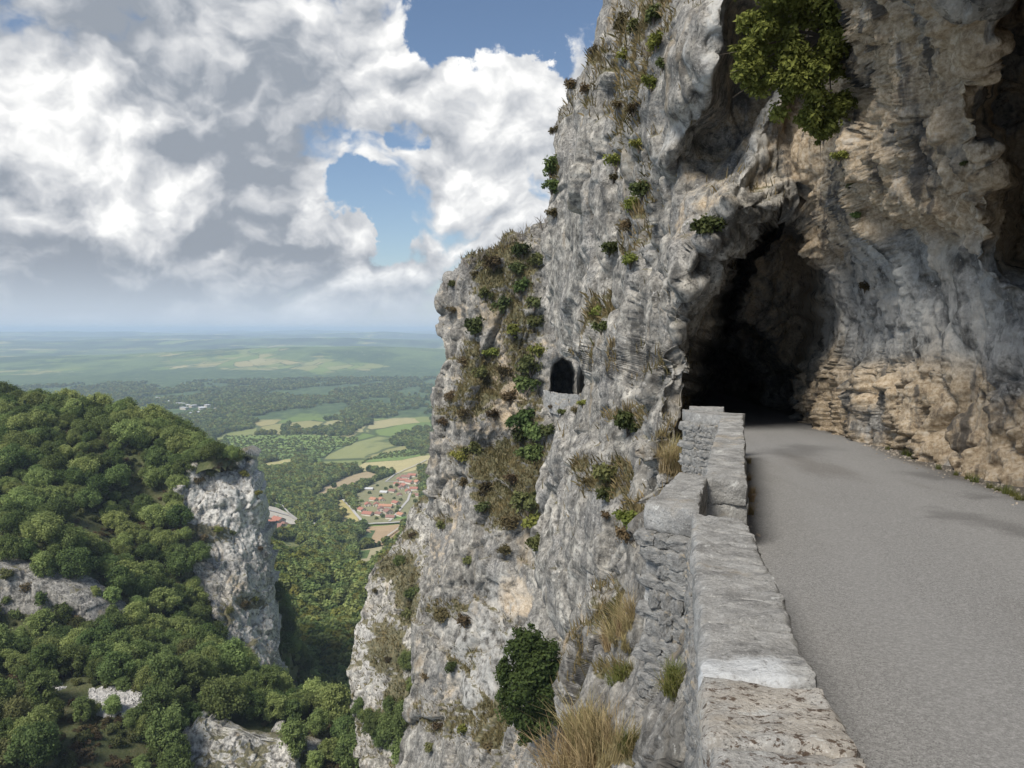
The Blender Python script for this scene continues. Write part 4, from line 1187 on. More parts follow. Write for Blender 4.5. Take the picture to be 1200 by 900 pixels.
# instanced masses: undergrowth on the slope and the woods of the valley (nobody could count these)
def scatter(name, pts, scales, target, kind_label, cat, seed=0, squash=1.0):
    me = bpy.data.meshes.new(name)
    me.vertices.add(len(pts)); me.vertices.foreach_set('co', np.asarray(pts, np.float32).ravel())
    at = me.attributes.new('s', 'FLOAT', 'POINT'); at.data.foreach_set('value', np.asarray(scales, np.float32))
    o = obj(name, me); tag(o, kind_label, cat, kind='stuff')
    ng = bpy.data.node_groups.new(name, 'GeometryNodeTree')
    ng.interface.new_socket('Geometry', in_out='INPUT', socket_type='NodeSocketGeometry')
    ng.interface.new_socket('Geometry', in_out='OUTPUT', socket_type='NodeSocketGeometry')
    gi = ng.nodes.new('NodeGroupInput'); go = ng.nodes.new('NodeGroupOutput')
    ip = ng.nodes.new('GeometryNodeInstanceOnPoints'); oi = ng.nodes.new('GeometryNodeObjectInfo'); oi.inputs['Object'].default_value = target
    oi.inputs['As Instance'].default_value = True
    na = ng.nodes.new('GeometryNodeInputNamedAttribute'); na.data_type = 'FLOAT'; na.inputs['Name'].default_value = 's'
    rv = ng.nodes.new('FunctionNodeRandomValue'); rv.data_type = 'FLOAT_VECTOR'
    rv.inputs[0].default_value = (0, 0, 0); rv.inputs[1].default_value = (.1, .1, 6.28); rv.inputs['Seed'].default_value = seed
    cmb = ng.nodes.new('ShaderNodeCombineXYZ'); mz = ng.nodes.new('ShaderNodeMath'); mz.operation = 'MULTIPLY'; mz.inputs[1].default_value = squash
    lk = ng.links.new
    lk(na.outputs[0], cmb.inputs[0]); lk(na.outputs[0], cmb.inputs[1]); lk(na.outputs[0], mz.inputs[0]); lk(mz.outputs[0], cmb.inputs[2])
    lk(gi.outputs[0], ip.inputs['Points']); lk(oi.outputs['Geometry'], ip.inputs['Instance']); lk(rv.outputs[0], ip.inputs['Rotation']); lk(cmb.outputs[0], ip.inputs['Scale'])
    lk(ip.outputs[0], go.inputs[0])
    md = o.modifiers.new('scatter', 'NODES'); md.node_group = ng
    return o

def shrub_mesh(seed, n, size, mat, R=1.0, H=.9, nl=9):
    rg_ = random.Random(seed); cs, rs = [], []
    for i in range(nl):
        a = rg_.uniform(0, 6.28); q = R * rg_.uniform(.1, .62)
        cs.append((q * math.cos(a), q * math.sin(a), H * rg_.uniform(.25, .8))); rs.append(R * rg_.uniform(.25, .42))
    V, Q, at = leaf_cloud(cs, rs, n, size, seed, shell=.75)
    ts = [tube([(0, 0, -.3), (c[0] * .4, c[1] * .4, c[2] * .5), c], [.035, .022, .006], 4) for c in cs]
    tv, tq = join(ts)
    W, QQ = join([(V, Q), (tv, tq)])
    tint = np.concatenate([at['tint'], np.zeros(len(tv))])
    idx = np.concatenate([np.zeros(len(Q), int), np.ones(len(tq), int)])
    return np_mesh('shrub', W, QQ, None, {'tint': tint}, smooth=False, mats=[mat, M['bark']], mat_idx=idx)
SHR = {'green': [shrub_mesh(60 + i, 620, .17, M['leaf_shrub']) for i in range(3)],
       'dark': [shrub_mesh(70 + i, 700, .17, M['leaf_dark']) for i in range(2)],
       'brown': [shrub_mesh(80 + i, 480, .15, M['leaf_brown'], H=.7) for i in range(3)],
       'olive': [shrub_mesh(90 + i, 600, .16, M['leaf_olive'], H=.8) for i in range(2)]}

# scrub between the trees of the slope: low bushes as one mass, hung on a bush that is a thing of its own
def shrub(px, py, size_px, kind, label, group=None, tree=None, sink=.25, hh=1.0, rg_=random.Random(77)):
    h = cast_any(px, py + size_px * .35) if tree is None else cast(tree, px, py + size_px * .35)
    if h is None or h[0] is None: return None
    s = size_px / F * h[0].y * .72
    o = obj('shrub', rg_.choice(SHR[kind])); nrm = h[1]
    if nrm.dot(h[0]) > 0: nrm = -nrm
    o.location = h[0] - Vector((nrm.x, nrm.y, 0)) * -s * .25 - Vector((0, 0, s * sink))
    o.rotation_euler = (rg_.uniform(-.2, .2), rg_.uniform(-.2, .2), rg_.uniform(0, 6.28)); o.scale = (s, s, s * hh)
    tag(o, label, 'shrub', group)
    return o
sc_o = shrub(96, 880, 26, 'brown', 'brown bush on the scrub slope in front of the scree', tree=HB)
sc_g = shrub(60, 640, 24, 'green', 'green bush on the open scrub strip above the streaked crag', tree=HB)
pts, ss = [], []
pts2, ss2 = [], []
rg = np.random.default_rng(5)
ux = rg.uniform(-225, -12, 9000); uy = rg.uniform(112, 360, 9000); uz = hill_z(ux, uy)
upx, upy = pix(np.stack([ux, uy, uz], -1))
ok = (upx > -30) & (upx < 470) & (upy < 920)
for zone in (crag_zone, crag2_zone, scree_zone, ledge_zone): ok &= poly_sd(upx, upy, zone) < 0
un = fbm(np.stack([ux, uy, 0 * ux], -1) / 18, 3, seed=741)
for x, y, z, n_, k in zip(ux, uy, uz, un, ok):
    if not k: continue
    if n_ > .02: pts.append((x, y, z)); ss.append(rg.uniform(.6, 1.7))
    else: pts2.append((x, y, z)); ss2.append(rg.uniform(.7, 2.0))
scatter('undergrowth', pts, ss, sc_o, 'brown scrub covering the slope across the gorge', 'undergrowth', 1)
scatter('undergrowth', pts2, ss2, sc_g, 'green undergrowth filling the gaps between trees across the gorge', 'undergrowth', 2)
if extra_trees:
    e = np.array(extra_trees)
    scatter('woodland', e[:, :3], e[:, 3], [c for c in protos[1].children if c.name.startswith('crown')][0], 'further trees of the wood across the gorge', 'woodland', 3)

# --- fields, roads and houses of the valley
FIELDS = [  # field colours raised to carry the sunlight on the village ground
 ('field', [(428, 618), (474, 614), (470, 632), (446, 640), (424, 640)], (.40, .29, .17)),
 ('field', [(418, 634), (432, 622), (440, 622), (430, 642), (416, 643)], (.075, .12, .04)),
 ('field', [(418, 646), (452, 640), (466, 634), (440, 668), (416, 672)], (.36, .32, .19)),
 ('field', [(420, 646), (434, 645), (430, 655), (420, 656)], (.10, .15, .045)),
 ('field', [(392, 588), (402, 586), (418, 604), (424, 612), (398, 612)], (.42, .36, .15)),
 ('field', [(432, 540), (478, 536), (506, 534), (504, 548), (470, 556), (430, 552), (408, 556)], (.45, .39, .19)),
 ('field', [(380, 572), (404, 560), (430, 553), (450, 560), (420, 570), (398, 576), (370, 588), (366, 584)], (.36, .285, .17)),
 ('field', [(318, 636), (346, 634), (356, 646), (352, 656), (330, 654)], (.23, .24, .10)),
 ('field', [(424, 543), (444, 534), (480, 527), (500, 528), (498, 534), (470, 540)], (.18, .25, .065)),
 ('field', [(300, 590), (324, 596), (345, 606), (350, 615), (330, 616), (305, 610)], (.50, .46, .38)),
 ('field', [(300, 546), (330, 540), (345, 538), (342, 546), (318, 552)], (.42, .38, .16)),
 ('field', [(262, 512), (360, 510), (420, 514), (410, 522), (340, 530), (270, 532)], (.19, .26, .065)),
 ('field', [(270, 532), (340, 531), (392, 526), (380, 536), (320, 540), (280, 541)], (.16, .23, .06)),
 ('field', [(415, 582), (440, 566), (465, 556), (492, 552), (496, 600), (480, 612), (420, 614)], (.235, .225, .12)),
 ('field', [(455, 605), (476, 604), (476, 609), (458, 611)], (.15, .24, .07)),
]
def ground_at(px, py):
    h = cast(VB, px, py)[0]
    return np.array(h) if h is not None else P(px, py, 1200)
def drape(poly_px, lift, n=12):
    poly = np.array([ground_at(*p)[:2] for p in poly_px])
    c = poly.mean(0)
    ring = []
    for i in range(len(poly)):
        for t in np.linspace(0, 1, 5)[:-1]: ring.append(poly[i] * (1 - t) + poly[(i + 1) % len(poly)] * t)
    ring = np.array(ring); m = len(ring)
    V = [c + (ring - c) * f for f in np.linspace(0.02, 1, n)]
    V = np.concatenate(V)
    z = valley_z(V[:, 0], V[:, 1])
    for i in range(len(V)):
        h = VB.ray_cast(Vector((V[i, 0], V[i, 1], 500)), Vector((0, 0, -1)))[0]
        if h is not None: z[i] = h.z
    V3 = np.concatenate([V, (z + lift)[:, None]], 1)
    Q = []
    for r in range(n - 1):
        for s in range(m): Q.append((r * m + s, r * m + (s + 1) % m, (r + 1) * m + (s + 1) % m, (r + 1) * m + s))
    return V3, np.array(Q)
def field_mat(col):
    m, n, b, co, _ = new_mat('field_soil')
    a = n.noise(n.scale(co, .02, .09, 0), 1.0, 5, .65); f = n.noise(co, .25, 4, .6)
    c = n.mix(a, tuple(x * .72 for x in col), tuple(min(.8, x * 1.25) for x in col))
    c = n.mix(n.ramp(f, .52, .70, 0, .55), c, tuple(x * .5 for x in col))
    dots = n.vor(co, .085, 'F1', 'Distance')
    if col[1] > col[0]: c = n.mix(n.ramp(dots, .42, .25, 0, .6), c, (.06, .09, .03))
    n.put(b.inputs['Base Color'], c)
    return m
for j, (nm, poly, col) in enumerate(FIELDS):
    V, Q = drape(poly, .5 + .12 * j)
    tag(obj(nm, np_mesh(nm, V, Q, field_mat(col))), kind='structure')
def strip(name, px_line, width, mat, lift):
    pts = np.array([ground_at(*p) for p in px_line])
    out = []
    for i in range(len(pts) - 1):
        for t in np.linspace(0, 1, 9)[:-1]: out.append(pts[i] * (1 - t) + pts[i + 1] * t)
    out.append(pts[-1]); out = np.array(out)
    d = np.gradient(out, axis=0)[:, :2]; nrm = np.stack([-d[:, 1], d[:, 0]], -1); nrm /= np.linalg.norm(nrm, axis=1, keepdims=True)
    V = []
    for i, p in enumerate(out):
        for s in (-.5, .5):
            q = p[:2] + nrm[i] * width * s
            h = VB.ray_cast(Vector((q[0], q[1], 500)), Vector((0, 0, -1)))[0]
            V.append((q[0], q[1], (h.z if h else p[2]) + lift))
    Q = [(2 * i, 2 * i + 1, 2 * i + 3, 2 * i + 2) for i in range(len(out) - 1)]
    tag(obj(name, np_mesh(name, np.array(V), np.array(Q), mat)), kind='structure')
M['pale_road'] = simple('pale_road', (.44, .42, .385), var=.12, scale=.1)
ROADS = [([(298, 596), (318, 600), (340, 606), (352, 613), (366, 615), (400, 615.5), (440, 615), (476, 613), (495, 611)], 9), ([(424, 612), (416, 603), (408, 593), (402, 587)], 7), ([(456, 613), (468, 600), (478, 588), (482, 576)], 6), ([(446, 638), (460, 626), (472, 616)], 4),
         ([(482, 576), (470, 566), (452, 566), (462, 558), (484, 548), (500, 540)], 5), ([(368, 615), (367, 632)], 7), ([(350, 612), (338, 603), (330, 594), (318, 590)], 5)]
for j, (ln, w) in enumerate(ROADS): strip('road', ln, w * .62, M['pale_road'], 2.6 + .1 * j)

M['render_wall'] = simple('house_render', (.62, .57, .49), var=.15, scale=.8)
M['render_grey'] = simple('house_stone', (.46, .41, .35), var=.2, scale=.8)
M['roof_red'] = simple('red_tile_roof', (.36, .165, .12), var=.3, scale=1.5)
M['roof_orange'] = simple('orange_tile_roof', (.43, .225, .145), var=.3, scale=1.5)
M['roof_brown'] = simple('brown_tile_roof', (.27, .15, .12), var=.3, scale=1.5)
M['roof_grey'] = simple('grey_sheet_roof', (.50, .50, .49), var=.15, scale=.3)
M['glass'] = simple('dark_window', (.03, .035, .04), .3, .2)
def house(px, py, w, l, h, rot, roof, wall, label, group, rise=.32, win=True):
    g = ground_at(px, py)
    root = empty('house', tuple(g - np.array([0, 0, .3])), rot)
    x, y, r = w / 2, l / 2, w / 2 * rise * 1.6
    V = np.array([(-x, -y, -1), (x, -y, -1), (x, y, -1), (-x, y, -1), (-x, -y, h), (x, -y, h), (x, y, h), (-x, y, h), (0, -y, h + r), (0, y, h + r)])
    me = bpy.data.meshes.new('wall'); me.from_pydata(V.tolist(), [], [(0, 1, 5, 8, 4), (1, 2, 6, 5), (2, 3, 7, 9, 6), (3, 0, 4, 7)]); me.materials.append(M[wall]); obj('wall', me, root)
    ov = .6; t = .3; sl = r / x
    xe = x + ov; ze = h - ov * sl
    a = [(-xe, -y - ov, ze), (0, -y - ov, h + r), (xe, -y - ov, ze), (-xe, y + ov, ze), (0, y + ov, h + r), (xe, y + ov, ze)]
    b = [(p[0], p[1], p[2] + t) for p in a]
    me = bpy.data.meshes.new('roof'); me.from_pydata(a + b, [], [(0, 3, 4, 1), (1, 4, 5, 2), (6, 7, 10, 9), (7, 8, 11, 10), (0, 6, 9, 3), (2, 5, 11, 8), (0, 1, 7, 6), (1, 2, 8, 7), (3, 9, 10, 4), (4, 10, 11, 5)])
    me.materials.append(M[roof]); ro = obj('roof', me, root)
    cx_, cy_ = x * .35, y * .4
    me = bpy.data.meshes.new('chimney'); U, Q = cube_shell(1, 1, 1); me.from_pydata(((U - [.5, .5, 0]) * [1.0, .8, -2.6] + [cx_, cy_, h + r + 1.1]).tolist(), [], Q.tolist()); me.materials.append(M['render_grey']); obj('chimney', me, ro)
    if win:
        for side in (-1, 1):
            for k in (-.25, .25):
                me = bpy.data.meshes.new('window'); me.from_pydata(((U - [.5, .5, 0]) * [1.3, .16, -1.6] + [x * 2 * k, side * (y + .01), h * .75]).tolist(), [], Q.tolist()); me.materials.append(M['glass']); obj('window', me, root)
    tag(root, label, 'house', group)
    return root
HS = [
 (431, 594, 9, 12, 5, .3, 'roof_red', 'render_wall', 'small red roofed house above the yellow field track', None),
 (431, 605, 11, 15, 5, 1.2, 'roof_red', 'render_wall', 'broad red roofed house beside the yellow field at the main road', None),
 (452, 596, 9, 20, 5, 1.45, 'roof_orange', 'render_grey', 'long orange roofed barn in the middle of the village', None),
 (455, 603, 11, 14, 6, .5, 'roof_brown', 'render_grey', None, 'lower village houses'),
 (446, 600, 9, 12, 6, .2, 'roof_brown', 'render_wall', None, 'lower village houses'),
 (444, 605, 8, 10, 5, 1.0, 'roof_brown', 'render_wall', None, 'lower village houses'),
 (464, 592, 9, 12, 5, .8, 'roof_red', 'render_wall', None, 'lower village houses'),
 (474, 572, 10, 15, 6, .6, 'roof_red', 'render_wall', None, 'upper village houses'),
 (480, 568, 10, 14, 6, .9, 'roof_red', 'render_wall', None, 'upper village houses'),
 (485, 576, 9, 13, 6, 1.5, 'roof_red', 'render_wall', None, 'upper village houses'),
 (476, 562, 11, 17, 6, 1.3, 'roof_brown', 'render_wall', None, 'upper village houses'),
 (468, 564, 9, 12, 5, .2, 'roof_red', 'render_grey', None, 'upper village houses'),
 (483, 560, 10, 15, 6, 1.4, 'roof_red', 'render_wall', None, 'upper village houses'),
 (470, 574, 9, 12, 5, .3, 'roof_brown', 'render_wall', None, 'upper village houses'),
 (460, 578, 9, 12, 5, 1.1, 'roof_brown', 'render_wall', None, 'upper village houses'),
 (450, 579, 8, 12, 4, 1.3, 'roof_grey', 'render_wall', 'grey roofed shed among garden trees between the two house clusters', None),
 (429, 575, 8, 24, 4, 1.5, 'roof_grey', 'render_grey', 'long pale grey farm shed at the foot of the brown field', None),
 (468, 582, 8, 11, 4, .2, 'roof_brown', 'render_wall', None, 'upper village houses'),
 (438, 588, 9, 12, 5, .9, 'roof_orange', 'render_wall', None, 'lower village houses'),
 (441, 594, 8, 11, 5, .1, 'roof_red', 'render_wall', None, 'lower village houses'),
 (424, 600, 9, 12, 5, .7, 'roof_red', 'render_wall', None, 'lower village houses'),
 (458, 609, 9, 13, 5, 1.3, 'roof_brown', 'render_wall', None, 'lower village houses'),
 (447, 588, 8, 12, 5, .4, 'roof_orange', 'render_wall', None, 'lower village houses'),
 (470, 606, 9, 12, 5, .8, 'roof_orange', 'render_wall', None, 'lower village houses'),
 (478, 579, 9, 13, 6, .2, 'roof_red', 'render_wall', None, 'upper village houses'),
 (489, 568, 10, 13, 6, .5, 'roof_orange', 'render_wall', None, 'upper village houses'),
 (466, 570, 9, 13, 5, .9, 'roof_red', 'render_wall', None, 'upper village houses'),
 (488, 583, 9, 12, 5, 1.2, 'roof_brown', 'render_wall', None, 'upper village houses'),
 (473, 566, 9, 14, 6, 1.5, 'roof_red', 'render_wall', None, 'upper village houses'),
 (311, 612, 11, 15, 6, .7, 'roof_red', 'render_wall', None, 'red roofed houses by the pale quarry yard'),
 (318, 617, 12, 16, 6, 1.2, 'roof_red', 'render_wall', None, 'red roofed houses by the pale quarry yard'),
 (326, 613, 12, 18, 6, .9, 'roof_red', 'render_wall', None, 'red roofed houses by the pale quarry yard'),
 (322, 622, 14, 20, 6, 1.3, 'roof_brown', 'render_grey', None, 'red roofed houses by the pale quarry yard'),
 (333, 618, 9, 12, 5, .5, 'roof_brown', 'render_wall', None, 'red roofed houses by the pale quarry yard'),
]
GL = {'lower village houses': 'tiled house in the lower cluster by the village main road', 'upper village houses': 'tiled house in the upper village cluster under the yellow field', 'red roofed houses by the pale quarry yard': 'red roofed house beside the pale yard behind the crag'}
for (px, py, w, l, h, rot, rf, wl, lab, grp) in HS:
    house(px, py, w, l, h, rot, rf, wl, lab or GL[grp], grp)
# warehouses of the town on the plain
for j, (px, py, w, l) in enumerate([(200, 472, 30, 40), (212, 475, 36, 46), (224, 477, 40, 60), (237, 480, 36, 52), (247, 483.5, 30, 44), (216, 480, 22, 36), (231, 485, 30, 60), (186, 468, 26, 36), (170, 464, 22, 30), (243, 477, 24, 28), (206, 478, 18, 26), (256, 481, 22, 28), (222, 486.5, 20, 30), (195, 475.5, 18, 24)]):
    g = ground_at(px, py); root = empty('warehouse', tuple(g), .4 + 1.1 * ((j * 37) % 10) / 10)
    U, Q = cube_shell(1, 1, 1)
    me = bpy.data.meshes.new('wall'); me.from_pydata(((U - [.5, .5, 0]) * [w * .6, l, -9] + [0, 0, 8]).tolist(), [], Q.tolist()); me.materials.append(M['render_grey']); obj('wall', me, root)
    me = bpy.data.meshes.new('roof'); me.from_pydata(((U - [.5, .5, 0]) * [w * .6 + 2, l + 2, -.8] + [0, 0, 8.9]).tolist(), [], Q.tolist()); me.materials.append(M['roof_grey']); obj('roof', me, root)
    tag(root, 'flat pale warehouse of the far town on the plain beyond the ridge', 'warehouse', 'warehouses of the far town')

# woods of the gorge floor and the valley
rg = np.random.default_rng(31)
n_ = 110000
vr = np.exp(rg.uniform(math.log(270), math.log(4600), n_)); va = np.arctan(np.where(vr > 2100, rg.uniform(-.74, -.06, n_), rg.uniform(-.42, -.06, n_)))
tx, ty = vr * np.sin(va), vr * np.cos(va)
# even spacing: thin out the near ones
prob = np.clip((vr / 1500) ** 2, .02, 1)
kp = rg.random(n_) < np.clip(prob * 1.15, 0, 1)
tx, ty, vr = tx[kp], ty[kp], vr[kp]
tz = valley_z(tx, ty)
tpx, tpy = pix(np.stack([tx, ty, tz], -1))
okk = np.ones(len(tx), bool)
orch = np.zeros(len(tx), bool)
for fi_, (nm, poly, col) in enumerate(FIELDS):
    ins = poly_sd(tpx, tpy, poly) > -.5
    if fi_ in (11, 12, 8) and fi_ != 13: orch |= ins; okk &= ~ins | (rg.random(len(tx)) < .55)
    else: okk &= ~ins
village = [(415, 582), (440, 566), (465, 556), (492, 552), (496, 600), (480, 612), (420, 614)]
pv = poly_sd(tpx, tpy, village) > 0
okk &= ~pv
okk &= poly_sd(tpx, tpy, [(305, 598), (350, 606), (350, 626), (305, 630)]) < 0
for ln, w in ROADS:
    for i in range(len(ln) - 1):
        a, b = np.array(ln[i]), np.array(ln[i + 1]); e = b - a
        t = np.clip(((tpx - a[0]) * e[0] + (tpy - a[1]) * e[1]) / (e @ e), 0, 1)
        okk &= np.hypot(tpx - a[0] - t * e[0], tpy - a[1] - t * e[1]) > 2.6
wood = fbm(np.stack([tx, ty * .55, 0 * tx], -1) / 260, 4, seed=751)
okk &= (wood > np.interp(tpy, [470, 505, 530, 560, 600, 640], [-.1, .05, -.04, -.15, -.3, -1])) | orch
vb = tree_proto(30, 4.0, 6.0, 420, 1.45, M['leaf'], .2, 1.2, 12)
vb2 = tree_proto(31, 3.8, 5.4, 380, 1.4, M['leaf_dark'], .2, 1.0, 12)
vb3 = tree_proto(32, 4.2, 6.2, 420, 1.5, M['leaf_olive'], .2, 1.0, 12)
for t, (px, py), lab in ((vb, (391, 572), 'lone green tree at the corner of the brown field'), (vb2, (410, 621), 'large dark round tree where the main road meets the brown field'), (vb3, (402, 604), 'bright yellow green tree next to the yellow field')):
    t.location = tuple(ground_at(px, py)); tag(t, lab, 'tree')
vb2.scale = (1.9, 1.9, 1.7); vb3.scale = (1.4,) * 3; vb.scale = (1.2,) * 3
crown_of = lambda t: [c for c in t.children if c.name.startswith('crown')][0]
Tp = np.stack([tx, ty, tz], -1)[okk]; sel = rg.random(len(Tp)); ds = vr[okk]
sizes = rg.uniform(.6, 1.6, len(Tp)) * np.where(orch[okk], .42, 1.0) * np.interp(ds, [300, 700, 1500, 3000], [.9, 1.0, 1.1, 1.25])
# protos' own scale is not carried over by the crown object
for lo, hi, pr_, nm in ((0, .5, vb, 'mid green'), (.5, .8, vb2, 'dark green'), (.8, 1.01, vb3, 'yellow green')):
    m_ = (sel >= lo) & (sel < hi)
    scatter('woodland', Tp[m_], sizes[m_], crown_of(pr_), nm + ' trees massed in the gorge and on the valley floor', 'woodland', int(lo * 10) + 11)
# garden trees standing between the houses: single trees
for (px, py, s) in ((465, 571, 1.2), (458, 573, 1.0), (471, 562, 1.0), (488, 566, 1.1), (490, 574, 1.3), (434, 569, 1.3), (425, 572, 1.0), (442, 571, .8), (433, 580, 1.0), (441, 610, .9), (449, 608, 1.0), (465, 602, 1.1), (467, 598, 1.0), (420, 597, 1.1), (415, 592, 1.0), (424, 590, .9), (452, 575, 1.0), (446, 583, .8), (462, 586, .8), (470, 588, .9), (487, 590, 1.0), (484, 584, 1.0), (474, 604, .8)):
    t = copy_tree(vb2 if (px + py) % 3 else vb); t.location = tuple(ground_at(px, py)); t.scale = (s * .9, s * .9, s * .95); t.rotation_euler = (0, 0, px)
    tag(t, 'round garden tree standing between the village houses', 'tree', 'garden trees of the village')
for t, pxy in ((vb, None),): pass

# ------------------------------------------------------------------ scree on the slope across the gorge
def scree(poly, n, smin, smax, seed, label):
    rg_ = np.random.default_rng(seed); Vs, Qs, off = [], [], 0
    U, Q = cube_shell(1, 1, 1); U = U - .5
    poly = np.array(poly, float); x0, y0 = poly.min(0); x1, y1 = poly.max(0)
    c = 0
    while c < n:
        px, py = rg_.uniform(x0, x1), rg_.uniform(y0, y1)
        if poly_sd(np.array([px]), np.array([py]), poly)[0] < -1 + 2 * rg_.random(): c += .3; continue
        c += 1
        h = HB.ray_cast(Vector((0, 0, 0)), Vector(pdir(px, py)))[0]
        if h is None: continue
        s = rg_.uniform(smin, smax) ** 1.0
        A = np.linalg.qr(rg_.normal(size=(3, 3)))[0]
        Vs.append((U * rg_.uniform(.5, 1.2, 3) * s + rg_.normal(size=U.shape) * 0) @ A.T + np.array(h)); Qs.append(Q + off); off += len(U)
    m = simple('scree_stone_' + str(seed), (.42, .405, .38), var=.5, scale=1.0)
    o = obj('scree', np_mesh('scree', np.concatenate(Vs), np.concatenate(Qs), m, smooth=False)); tag(o, label, 'scree', kind='stuff')
scree([(106, 808), (135, 806), (178, 816), (176, 830), (140, 840), (118, 838), (106, 826)], 1500, .35, 1.1, 1, 'pale limestone scree in a clearing of the wood')
scree([(40, 797), (60, 797), (78, 806), (60, 809), (44, 806)], 260, .3, .8, 2, 'small patch of reddish broken rock left of the scree')

# ------------------------------------------------------------------ shrubs on the cliffs
BUT = 'shrubs on the distant buttress'; FACE = 'shrubs on the long grey cliff face'
SB = [(560, 375, 26, 'green'), (590, 352, 26, 'green'), (612, 330, 24, 'dark'), (580, 302, 22, 'brown'), (612, 288, 22, 'green'), (628, 300, 20, 'green'), (600, 382, 22, 'olive'), (570, 340, 18, 'green'), (606, 310, 20, 'green'), (625, 350, 20, 'green'), (622, 372, 22, 'green'), (560, 432, 20, 'green'), (626, 420, 30, 'green'), (618, 442, 28, 'dark'), (634, 405, 22, 'olive'), (616, 484, 32, 'dark'), (630, 500, 26, 'dark'), (612, 504, 26, 'green'), (624, 524, 26, 'dark'), (640, 500, 20, 'green'), (552, 520, 24, 'green'), (537, 530, 18, 'olive'), (600, 556, 20, 'brown'), (616, 580, 34, 'green'), (626, 604, 28, 'olive'), (600, 606, 26, 'brown'), (570, 566, 20, 'brown'), (545, 560, 16, 'brown'), (520, 612, 14, 'green'), (548, 652, 16, 'green'), (520, 714, 22, 'brown'), (546, 722, 20, 'brown'), (530, 776, 16, 'green'), (562, 590, 18, 'green'), (545, 480, 18, 'brown'), (520, 490, 14, 'brown'), (530, 460, 16, 'brown'), (580, 480, 18, 'brown'), (600, 460, 20, 'brown'), (545, 420, 16, 'brown'), (530, 360, 12, 'brown'), (530, 330, 10, 'green'), (556, 318, 14, 'brown'), (516, 846, 16, 'brown'), (545, 850, 16, 'olive'), (500, 790, 12, 'brown'), (575, 870, 18, 'brown'), (592, 640, 18, 'brown'), (630, 630, 22, 'green'), (505, 870, 14, 'green'), (590, 430, 22, 'brown'), (578, 410, 18, 'olive')]
for (x, y, s, k) in SB:
    w = {'green': 'green', 'dark': 'dark green', 'brown': 'dry brown', 'olive': 'olive green'}[k]
    shrub(x, y, s, k, w + ' shrub clinging to a ledge of the distant buttress', w + ' ' + BUT)
SFc = [(648, 190, 28, 'dark'), (650, 214, 20, 'dark'), (661, 112, 20, 'green'), (672, 95, 18, 'brown'), (732, 22, 28, 'brown'), (748, 28, 22, 'green'), (772, 44, 24, 'olive'), (766, 14, 22, 'green'), (726, 182, 26, 'olive'), (716, 286, 22, 'green'), (742, 234, 24, 'olive'), (757, 216, 26, 'green'), (766, 92, 22, 'olive'), (746, 122, 20, 'brown'), (752, 165, 20, 'olive'), (740, 300, 22, 'olive'), (738, 260, 18, 'brown'), (704, 362, 26, 'olive'), (708, 378, 20, 'green'), (740, 486, 36, 'green'), (720, 546, 32, 'green'), (716, 572, 26, 'green'), (740, 602, 30, 'olive'), (737, 618, 26, 'brown'), (826, 258, 34, 'green'), (699, 4, 16, 'dark'), (650, 150, 12, 'brown'), (640, 235, 18, 'green'), (690, 100, 16, 'brown'), (700, 55, 16, 'brown'), (726, 120, 14, 'brown'), (712, 600, 12, 'brown'), (690, 560, 14, 'brown'), (652, 245, 16, 'brown'), (680, 40, 14, 'green'), (735, 60, 20, 'olive'), (720, 205, 16, 'brown'), (778, 70, 18, 'green')]
for (x, y, s, k) in SFc:
    w = {'green': 'green', 'dark': 'dark green', 'brown': 'dry brown', 'olive': 'olive green'}[k]
    lab, g = w + ' shrub rooted in a crack of the long grey cliff face', w + ' ' + FACE
    if (x, y) == (826, 258): lab, g = 'green shrub on the rock lip just left of the tunnel arch', None
    if (x, y) == (740, 486): lab, g = 'spreading green shrub on a ledge beside the tunnel pillar', None
    if (x, y) == (699, 4): lab, g = 'dark green shrub on the skyline at the very top of the cliff', None
    shrub(x, y, s, k, lab, g)
for (x, y, s, k) in ((996, 215, 12, 'green'), (1003, 250, 10, 'dark'), (1016, 332, 16, 'brown'), (1130, 190, 8, 'green'), (985, 180, 18, 'olive')):
    shrub(x, y, s, k, 'small plant growing from the ochre overhang above the road', 'small plants on the overhang')
for (x, y, s, k) in ((470, 655, 14, 'dark'), (482, 690, 18, 'dark'), (476, 715, 14, 'green'), (455, 770, 10, 'brown'), (470, 820, 18, 'green'), (460, 850, 20, 'green'), (440, 690, 8, 'brown'), (484, 625, 9, 'brown')):
    shrub(x, y, s, k, 'shrub on the rock spur below the distant buttress', 'shrubs on the rock spur')
for (x, y, s, k) in ((684, 470, 12, 'olive'), (676, 478, 12, 'brown'), (660, 480, 10, 'green'), (646, 474, 10, 'brown')):
    shrub(x, y, s, k, 'small bush growing at the foot of the low parapet of the distant tunnel', 'bushes below the distant parapet')
for (x, y, s) in ((512, 418, 20),):
    shrub(x + 4, y, s, 'dark', 'dark shrub jutting from the outer edge of the distant buttress')

